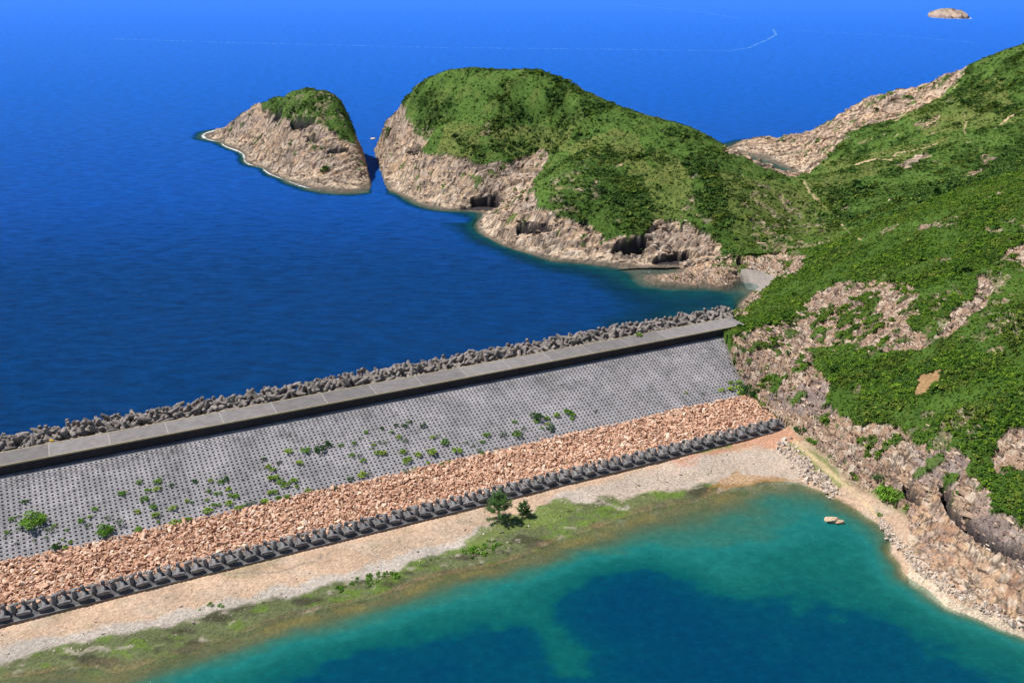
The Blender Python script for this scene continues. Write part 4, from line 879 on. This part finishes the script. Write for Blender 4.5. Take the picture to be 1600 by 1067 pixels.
# ------------------------------------------------------------------ foliage meshes
def bush_mesh(name, seed, mat, n=110, leaf=.13, flat=.72, lobes=6, stem=True):
    """unit radius clump: leaf-sized faces spread through several lobes"""
    r = random.Random(seed); V = []; F = []; mi = []
    lb = [(0, 0, .35, .62)] + [(math.cos(a) * .55 * r.uniform(.55, 1.3), math.sin(a) * .55 * r.uniform(.55, 1.3), r.uniform(.1, .6), r.uniform(.2, .46)) for a in [k * 6.283 / lobes + r.uniform(-.4, .4) for k in range(lobes)]]
    for i in range(n):
        cx_, cy_, cz_, cr = r.choice(lb); d = Vector((r.gauss(0, 1), r.gauss(0, 1), r.gauss(0, 1))).normalized()
        if d.z < -.3: d.z = -d.z
        p = Vector((cx_, cy_, cz_ * flat)) + Vector((d.x, d.y, d.z * flat)) * cr * r.uniform(.72, 1.05)
        nn = (d + Vector((r.gauss(0, .45), r.gauss(0, .45), r.gauss(0, .45) + .25))).normalized(); u = nn.orthogonal().normalized(); u.rotate(Matrix.Rotation(r.uniform(0, 6.3), 3, nn)); w = nn.cross(u); l = leaf * r.uniform(.7, 1.5); j = len(V)
        V += [tuple(p - u * l), tuple(p - w * l * .7 + nn * l * .25), tuple(p + u * l), tuple(p + w * l * .7 + nn * l * .2)]; F.append([j, j + 1, j + 2, j + 3])
    if stem:
        for k in range(3):
            j0 = len(F); prism(V, F, (r.uniform(-.05, .05), r.uniform(-.05, .05), -.2), (r.uniform(-.3, .3), r.uniform(-.3, .3), .4), .035, .03, .02, 4); 
            mi += [0] * (j0 - len(mi)) + [1] * (len(F) - j0)
    mi += [0] * (len(F) - len(mi))
    o = mesh_obj(name, V, F, [mat, M_bark], mi=mi, link=False); return o.data

# hill scrub, grass tufts and rock blocks
def gather(X, Y, Zs, mask, dens, vis_px=(-30, 1640)):
    """random vertices of a grid where mask*dens wins"""
    px, py = project(X, Y, Zs)
    m = (rng.random(X.shape) < mask * dens) & (px > vis_px[0]) & (px < vis_px[1]) & (Zs > .4) & (py < 1110)
    i = np.nonzero(m); j = rng.uniform(-.4, .4, (2, len(i[0])))
    return X[i] + j[0] * .5, Y[i] + j[1] * .5, Zs[i], i
scrub = [bush_mesh('scrub', 40 + i, M_leaf, 46, .24, .7, 4, False) for i in range(5)]
scrub[3:] = [bush_mesh('scrub', 43 + i, M_leaf_o, 46, .24, .7, 4, False) for i in range(2)]
scrub_f = [bush_mesh('scrub', 48 + i, M_leaf_f if i < 3 else M_leaf_o, 40, .26, .7, 4, False) for i in range(5)]
def put_scrub(name, X, Y, Zs, veg, lm, dn, size, label, ms=None):
    x, y, z, i = gather(X, Y, Zs, veg * (.22 + .78 * lm ** 1.4), dn); N = len(x)
    k = size * np.exp(rng.normal(0, .42, N)) * (.55 + .65 * lm[i]); r = np.stack([rng.uniform(-.2, .2, N), rng.uniform(-.2, .2, N), rng.uniform(0, 6.28, N)], -1)
    print(name, N); scatter(name, np.stack([x, y, z - .08 * k], -1), r, np.stack([k, k, k * rng.uniform(.6, 1.05, N)], -1), np.where(fbm(x / 8, y / 6, 4, 401) + rng.normal(0, .22, N) > .22, 3 + rng.integers(0, 2, N), rng.integers(0, 3, N)), ms or scrub, label=label, cat='scrub')
farm = XF > np.interp(YF, [330, 390, 430, 519, 560, 700], [Q(1300, 400, 330)[0], Q(1258, 285, 390)[0], Q(1235, 285, 430)[0], Q(1170, 262, 519)[0], Q(1120, 240, 560)[0], 130])
put_scrub('scrub', XN, YN, zN, vegN * (bN < .3), np.clip(lmN * 1.1 + .15, 0, 1), .60, .38, 'dense green scrub covering the near hillside above the dam')
put_scrub('scrub', XF, YF, zF, vegF * farm, lmF, .62, .72, 'green scrub on the far hillside behind the saddle path', scrub_f)
islm = XF < np.interp(YF, [ch0[1], ch1[1]], [ch0[0], ch1[0]])
put_scrub('scrub', XF, YF, zF, vegF * ~farm * ~islm, lmF, .55, .72, 'green scrub over the crown of the headland', scrub_f)
put_scrub('scrub', XF, YF, zF, vegF * islm * (YF > 440), lmF, .6, .7, 'green scrub capping the small island', scrub_f)

tuft = [bush_mesh('tuft', 90 + i, m_, 12, .34, .5, 3, False) for i, m_ in enumerate([M_leaf_f, M_leaf_o, M_leaf_o])]
def put_tufts(name, X, Y, Zs, mask, dn, size, label, ms=None):
    x, y, z, i = gather(X, Y, Zs, mask, dn); N = len(x); k = size * np.exp(rng.normal(0, .35, N)); print(name, N)
    scatter(name, np.stack([x, y, z], -1), rnd_rot(N, .25), np.stack([k, k, k * .8], -1), rng.integers(0, 3, N), ms or tuft, label=label, cat='grass')
put_tufts('grass_tufts', XF, YF, zF, vegF * ~farm * (.75 - .5 * lmF), .55, .42, 'olive grass tufts between the shrubs of the headland and the island')
put_tufts('grass_tufts', XF, YF, zF, vegF * farm * (.75 - .5 * lmF), .5, .42, 'olive grass tufts between the shrubs of the far hillside')
put_tufts('grass_tufts', XN, YN, zN, vegN * (bN < .3), .15, .30, 'olive grass tufts among the scrub of the near hillside')
def block_mesh(seed, mt=None):
    r = random.Random(seed); j = lambda a: a * r.uniform(.75, 1.15); V = []
    for z in (-.5, .42):
        for x, y in ((-1, -.45), (1, -.45), (1, .45), (-1, .45)): V.append((j(x) * (.85 if z > 0 else 1), j(y) * (.8 if z > 0 else 1), j(z)))
    F = [[3, 2, 1, 0], [4, 5, 6, 7], [0, 1, 5, 4], [1, 2, 6, 5], [2, 3, 7, 6], [3, 0, 4, 7]]
    return mesh_obj('rock_block', V, F, mt or M_rock, link=False).data
blocks = [block_mesh(60 + i) for i in range(6)]; blocks_n = [block_mesh(66 + i, M_rock_n) for i in range(6)]
def put_rocks(name, X, Y, Zs, rm, dn, size, label, ms=None):
    x, y, z, i = gather(X, Y, Zs, rm, dn); N = len(x); k = size * np.exp(rng.normal(0, .38, N))
    r = np.stack([rng.uniform(-.3, .3, N), rng.uniform(-.2, .2, N), np.where(y > 335, -.42, -1.22) + rng.normal(0, .22, N)], -1)
    print(name, N); scatter(name, np.stack([x, y, z], -1), r, np.stack([k * rng.uniform(.8, 1.8, N), k * rng.uniform(.5, 1.0, N), k * rng.uniform(.5, 1.0, N)], -1), rng.integers(0, 6, N), ms or blocks, label=label, cat='rock outcrop')
put_rocks('rock_outcrop', XN, YN, zN, rmN * (ZN > 1.2) * (bN < .3) * (1 - .8 * inpoly(pxN, pyN, SLABP)), .24, .33, 'tan and grey jointed rock blocks on the near hillside', blocks_n)
put_rocks('rock_outcrop', XF, YF, zF, rmF * farm * (ZF > 1), .20, .6, 'tan jointed rock blocks on the far cliff ridge')
put_rocks('rock_outcrop', XF, YF, zF, rmF * ~farm * ~islm * (ZF > 1), .16, .55, 'pale jointed rock blocks on the headland cliffs')
put_rocks('rock_outcrop', XF, YF, zF, rmF * islm * (YF > 440) * (ZF > 1), .16, .5, 'pale jointed rock blocks on the small island')

# beach shrubs and pebbles
mossb = (bN > .6) * (ZN > .03) * smooth(.6, .45, ZN) * (pxN < 1120)
moss_me = [bush_mesh('moss_clump', 95 + i, m_, 14, .34, .4, 3, False) for i, m_ in enumerate([M_leaf_f, M_leaf_m, M_leaf_d])]
put_tufts('moss_clumps', XN, YN, zN, mossb * (fbm(XN / 2.5, YN / 1.6, 4, 161) > .05), .16, .15, 'low mossy growth on the wet shore of the reservoir', moss_me)
qx = pxN + fbm(XN / 3, YN / 3, 3, 141) * 12; qy = pyN + fbm(XN / 3 + 5, YN / 3, 3, 143) * 8
bs = inpoly(qx, qy, [(518, 925), (545, 905), (600, 893), (640, 898), (720, 872), (735, 855), (770, 846), (800, 856), (790, 870), (700, 895), (620, 925), (560, 938)]) | inpoly(qx, qy, [(300, 945), (340, 938), (350, 945), (310, 955)])
low = [bush_mesh('low_shrub', 80 + i, M_leaf_m, 40, .22, .6, 4, False) for i in range(3)]
x, y, z, i = gather(XN, YN, zN, bs * (fbm(XN / 1.5, YN / 1.5, 3, 145) > -.15) * (ZN > .02), .35); N = len(x); k = .38 * np.exp(rng.normal(0, .3, N))
scatter('low_shrubs', np.stack([x, y, z], -1), rnd_rot(N, .2), np.stack([k, k, k], -1), rng.integers(0, 3, N), low, label='patch of low green shrubs on the mossy shore', cat='shrubs')
peb = [rock_mesh('pebble', 300 + i, .16, .13, .09, M_whiterock, 9) for i in range(4)]
x, y, z, i = gather(XN, YN, zN, (bN > .6) * (ZN > .15) * smooth(.95, .6, ZN) * (pxN < 1330) * (tN > T_END + .6), .06); N = len(x); k = np.exp(rng.normal(-.1, .45, N))
scatter('pebbles', np.stack([x, y, z + .02], -1), rnd_rot(N, .5), np.stack([k, k, k], -1), rng.integers(0, 4, N), peb, label='pale pebbles strewn over the gravel shore', cat='pebbles')
# bleached rubble row at the right end of the beach
pts = []
for i in range(420):
    f_ = random.random(); a = random.gauss(0, 1)
    px = np.interp(f_, [0, .35, .7, 1], [1218, 1250, 1272, 1308]) + a * 5; py = np.interp(f_, [0, .35, .7, 1], [692, 722, 745, 772]) - a * 3 + random.uniform(-3, 3)
    x, y, z = ground_px(px, py); pts.append((x, y, z + .1))
N = len(pts); k = np.exp(rng.normal(-.2, .35, N)); wr = [rock_mesh('bleached_stone', 400 + i, .5, .36, .34, M_whiterock, 12) for i in range(4)]
scatter('rubble_row', pts, rnd_rot(N, 1), np.stack([k, k, k], -1), rng.integers(0, 4, N), wr, label='ridge of bleached rubble running down the right end of the beach', cat='rubble')
# shoreline debris of the reservoir cliff
pts = []
for i in range(900):
    f_ = random.random(); pt = np.array([(1372, 818), (1395, 850), (1430, 890), (1480, 928), (1540, 958), (1605, 988)]); u = f_ * 5; j = min(int(u), 4); q = pt[j] + (pt[j + 1] - pt[j]) * (u - j)
    x, y, z = ground_px(q[0] + random.gauss(3, 4), q[1] - abs(random.gauss(0, 7))); pts.append((x, y, z + .05))
N = len(pts); k = np.exp(rng.normal(-.55, .4, N))
scatter('shore_rubble', pts, rnd_rot(N, 1), np.stack([k, k, k], -1), rng.integers(0, 4, N), wr, label='bleached rubble along the waterline below the rocky slope', cat='rubble')

# rocks standing in the water
def boulder(px, py, r, label, mat=M_boulder, flat=.5, seed=1, z=0):
    me = rock_mesh('boulder', seed, r, r * .7, r * flat, mat, 26); o = bpy.data.objects.new('boulder', me); col.objects.link(o); q = P(px, py, z); o.location = (q[0], q[1], z + .15); tag(o, label, 'rock'); return o
boulder(1300, 814, 1.5, 'larger pale rock poking out of the turquoise reservoir water', seed=5)
boulder(1311, 817, 1.0, 'smaller pale rock touching the right side of the rock in the reservoir', seed=8)
boulder(583, 218, 1.8, 'tiny dark rock in the sea off the headland tip', mat=M_rock, seed=11)

# ------------------------------------------------------------------ bushes on the facing
kinds = {'y': [bush_mesh('bush', 500 + i, M_leaf_b, 170, .11) for i in range(3)], 'g': [bush_mesh('bush', 510 + i, M_leaf_m, 170, .11) for i in range(3)],
         'd': [bush_mesh('bush', 520 + i, M_leaf_d, 170, .11) for i in range(3)], 'p': [bush_mesh('bush', 530 + i, M_leaf_g, 80, .10) for i in range(3)]}
big_me = bush_mesh('bush', 550, M_leaf_m, 900, .055, .75, 9); big_d = bush_mesh('bush', 551, M_leaf_d, 700, .06, .75, 8)
cname = {'y': 'yellow-green', 'g': 'mid green', 'd': 'dark green', 'p': 'grey-green sparse'}
B = [(39, 782, 11, 'd'), (19, 809, 10, 'g'), (12, 830, 9, 'g'), (26, 848, 8, 'p'), (53, 843, 8, 'p'), (72, 839, 9, 'p'), (78, 826, 15, 'p'), (85, 820, 8, 'y'), (187, 815, 17, 'p'), (168, 808, 12, 'p'), (88, 853, 16, 'd'), (101, 854, 9, 'y'), (110, 846, 8, 'y'), (98, 842, 6, 'y'), (104, 827, 7, 'g'), (127, 812, 10, 'g'), (141, 806, 8, 'y'), (138, 819, 12, 'p'), (148, 794, 10, 'g'), (28, 806, 8, 'p'), (30, 825, 9, 'p'), (8, 838, 7, 'p'),
 (191, 769, 12, 'g'), (218, 752, 10, 'g'), (247, 750, 12, 'g'), (246, 762, 12, 'y'), (231, 765, 9, 'g'), (268, 757, 8, 'd'), (225, 778, 13, 'g'), (240, 790, 12, 'g'), (271, 792, 13, 'y'), (215, 798, 10, 'y'), (243, 803, 13, 'y'), (247, 814, 6, 'y'), (216, 825, 13, 'g'), (273, 814, 15, 'y'), (284, 813, 11, 'g'), (294, 810, 11, 'y'), (300, 784, 8, 'd'), (292, 781, 8, 'y'),
 (305, 751, 9, 'd'), (329, 750, 9, 'y'), (345, 752, 10, 'g'), (353, 748, 11, 'd'), (327, 766, 8, 'g'), (357, 763, 10, 'y'), (337, 770, 7, 'g'), (344, 770, 7, 'g'), (360, 773, 9, 'y'), (369, 773, 11, 'g'), (324, 780, 8, 'y'), (358, 784, 13, 'y'), (324, 795, 15, 'y'), (335, 788, 9, 'g'), (343, 788, 6, 'g'), (371, 792, 11, 'y'), (379, 790, 9, 'y'), (388, 787, 10, 'p'), (394, 784, 9, 'p'), (414, 781, 14, 'y'), (419, 728, 10, 'y'), (427, 732, 10, 'y'), (424, 745, 13, 'y'), (431, 744, 11, 'y'), (438, 752, 11, 'g'), (447, 755, 14, 'y'), (459, 749, 13, 'y'), (422, 768, 10, 'y'), (430, 767, 10, 'y'), (435, 777, 9, 'y'), (449, 774, 11, 'y'),
 (450, 703, 13, 'y'), (478, 702, 14, 'g'), (513, 693, 13, 'd'), (533, 694, 9, 'g'), (468, 721, 12, 'y'), (413, 716, 8, 'd'), (464, 759, 7, 'y'), (481, 765, 10, 'y'), (547, 746, 11, 'd'), (565, 740, 14, 'y'), (578, 738, 9, 'p'), (550, 710, 9, 'g'), (568, 718, 10, 'y'), (553, 691, 8, 'g'), (590, 706, 11, 'y'), (598, 706, 12, 'y'), (584, 694, 7, 'y'), (572, 674, 8, 'g'), (563, 684, 7, 'p'), (597, 668, 8, 'd'), (612, 674, 7, 'y'), (619, 664, 7, 'd'), (632, 664, 9, 'd'), (637, 659, 6, 'g'), (642, 658, 6, 'd'), (660, 664, 10, 'd'), (624, 681, 9, 'y'), (633, 687, 11, 'p'), (630, 705, 11, 'y'), (637, 717, 15, 'y'), (654, 709, 12, 'y'), (676, 705, 16, 'y'), (676, 682, 9, 'y'), (635, 735, 12, 'p'), (525, 762, 7, 'd'), (593, 690, 8, 'p'), (601, 691, 8, 'p'), (582, 699, 8, 'p'), (602, 708, 9, 'p'), (435, 722, 7, 'd'), (648, 732, 7, 'y'), (669, 722, 7, 'y'), (452, 680, 6, 'p'), (562, 711, 8, 'p'),
 (695, 689, 14, 'g'), (714, 702, 16, 'y'), (753, 706, 8, 'g'), (747, 702, 9, 'p'), (760, 678, 12, 'y'), (754, 689, 8, 'g'), (786, 678, 13, 'p'), (808, 676, 16, 'g'), (818, 668, 8, 'p'), (804, 658, 8, 'g'), (838, 656, 10, 'y'), (855, 652, 10, 'y'), (856, 661, 8, 'y'), (860, 668, 13, 'd'), (870, 648, 11, 'y'), (887, 642, 12, 'g'), (893, 645, 12, 'g'), (894, 653, 8, 'y'), (930, 642, 7, 'p'), (775, 700, 7, 'p'), (690, 723, 8, 'y'), (702, 720, 7, 'g'), (847, 668, 6, 'g'), (729, 691, 8, 'p'), (740, 696, 7, 'p'), (685, 680, 8, 'p'),
 (1127, 608, 10, 'y'), (1142, 606, 12, 'y'), (1155, 596, 13, 'y'), (1142, 597, 9, 'y'), (1155, 604, 13, 'y'), (1158, 613, 12, 'y'), (1072, 613, 6, 'y'), (1098, 614, 6, 'p'), (1191, 631, 10, 'g'), (533, 634, 6, 'g'), (617, 618, 6, 'd')]
lab = {}
def facing_pt(px, py):
    z = 8.0
    for _ in range(12):
        x, y, _z = P(px, py, z); t = ST_(x, y)[1]
        if t < T_REV1: z = float(np.clip(Z_REV0 + (t - T_REV0) * (Z_REV1 - Z_REV0) / (T_REV1 - T_REV0), Z_REV1, Z_REV0))
        else: z = Z_REV1 + .1
    return x, y, z
def place_bush(px, py, dia, kd, me=None, label=None, z=None, foot=True, grp='bushes rooted in the perforated facing'):
    x, y, zz = facing_pt(px, py + dia * .25) if z is None else (P(px, py + dia * .25, z) if z != 'g' else ground_px(px, py + dia * .25))
    dist = math.hypot(y, CAM_H); r = dia / 2 / (FPX / (y * CT + (CAM_H - zz) * ST)) * 1.38
    o = bpy.data.objects.new('bush', me or random.choice(kinds[kd])); col.objects.link(o); o.location = (x, y, zz)
    o.rotation_euler = (0, 0, random.uniform(0, 6.3)); o.scale = (r, r, r * random.uniform(.85, 1.1))
    if label is None:
        sz = 'sizeable' if dia >= 14 else ('small' if dia >= 9 else 'tiny')
        zone = 'left' if px < 300 else ('left-centre' if px < 500 else ('centre' if px < 700 else 'right-centre' if px < 1000 else 'far right'))
        label = '%s %s bush growing through the perforated facing, %s part of the slope' % (sz, cname[kd], zone); g = '%s, %s %s' % (grp, sz, cname[kd])
    else: g = grp
    tag(o, label, 'bush', g); return o
for b in B: place_bush(*b)
place_bush(52, 808, 38, 'g', big_me, 'largest round leafy green bush low on the left end of the facing')
place_bush(164, 826, 26, 'g', big_me, 'broad green bush just above the rubble, second largest on the left of the facing')
place_bush(501, 701, 17, 'd', big_d, 'darkest round bush alone in the middle of the facing')
place_bush(840, 649, 18, 'd', big_d, 'dark round bush highest of the right-centre cluster on the facing')
place_bush(1172, 611, 28, 'd', big_d, 'big dark bush at the right corner where facing, rubble and hillside meet', z='g')
place_bush(1248, 670, 20, 'd', big_d, 'dark bush at the foot of the rocks just right of the toe row', z='g', grp='bushes at the foot of the hillside')
place_bush(1270, 687, 20, 'g', big_me, 'green bush on the rock foot beside the end of the beach track', z='g', grp='bushes at the foot of the hillside')
place_bush(1386, 768, 34, 'g', big_me, 'large green bush in the rock hollow above the shore track', z='g', grp='bushes at the foot of the hillside')
place_bush(1370, 745, 16, 'd', big_d, 'dark bush upslope of the large bush in the rock hollow', z='g', grp='bushes at the foot of the hillside')
place_bush(998, 522, 11, 'y', None, 'lone yellow-green bush among the dolosse at the seaward road edge', z=12.0, grp='bush by the road')
for q in [(1290, 703, 7), (1305, 716, 7), (1312, 727, 9), (1322, 722, 7), (1296, 712, 6), (1340, 748, 8), (1374, 803, 9)]:
    place_bush(*q, 'd' if q[0] % 2 else 'g', None, 'small bush beside the dirt track at the foot of the rocky slope', z='g', grp='small bushes by the shore track')

# ------------------------------------------------------------------ the two feathery trees on the beach
def tree(px, py, h, label, seed, n):
    r = random.Random(seed); x, y, z = ground_px(px, py); root = tag(empty('casuarina_tree', (x, y, z)), label, 'tree')
    V = []; F = []; prism(V, F, (0, 0, -.2), (.1, .05, h * .8), .13 * h / 7, .08 * h / 7, .03, 7); tips = []
    for k in range(46):
        zz = h * r.uniform(.03, .85); a = r.uniform(0, 6.28); L = h * .33 * (1.2 - zz / h) * r.uniform(.6, 1.2) + .2; e = (math.cos(a) * L, math.sin(a) * L, zz + L * r.uniform(.3, .7))
        prism(V, F, (.1 * zz / h, .05 * zz / h, zz), e, .035, .025, .012, 4); tips.append(((.1 * zz / h, .05 * zz / h, zz), e))
    mesh_obj('trunk', V, F, M_bark, root)
    V = []; F = []
    tips.append(((0, 0, h * .6), (.1, 0, h)))
    wts = [(Vector(b) - Vector(a)).length ** 1.5 for a, b in tips]
    for i in range(n):
        a, b = r.choices(tips, wts)[0]; f_ = r.uniform(.35, 1.1); p = Vector(a).lerp(Vector(b), f_) + Vector((r.gauss(0, .22), r.gauss(0, .22), r.gauss(0, .22))) * (h / 7)
        d = (Vector(b) - Vector(a)).normalized() * .6 + Vector((r.gauss(0, .5), r.gauss(0, .5), r.gauss(.1, .5))); d.normalize(); w = d.orthogonal().normalized(); w.rotate(Matrix.Rotation(r.uniform(0, 6.3), 3, d)); l = r.uniform(.18, .38) * (h / 7) ** .5; j = len(V)
        V += [tuple(p - w * .05), tuple(p + w * .05), tuple(p + d * l + w * .03), tuple(p + d * l - w * .03)]; F.append([j, j + 1, j + 2, j + 3])
    mesh_obj('crown', V, F, M_leaf_d2, root)
M_leaf_d2 = inst_mat('needle_foliage', [(0, (.10, .21, .06)), (1, (.14, .26, .08))], .8, 1.2, .25)
tree(779, 812, 6.6, 'tall wispy casuarina tree standing on the beach just below the toe row', 3, 5200)
tree(818, 806, 3.4, 'short bushy young casuarina to the right of the taller beach tree', 4, 2600)
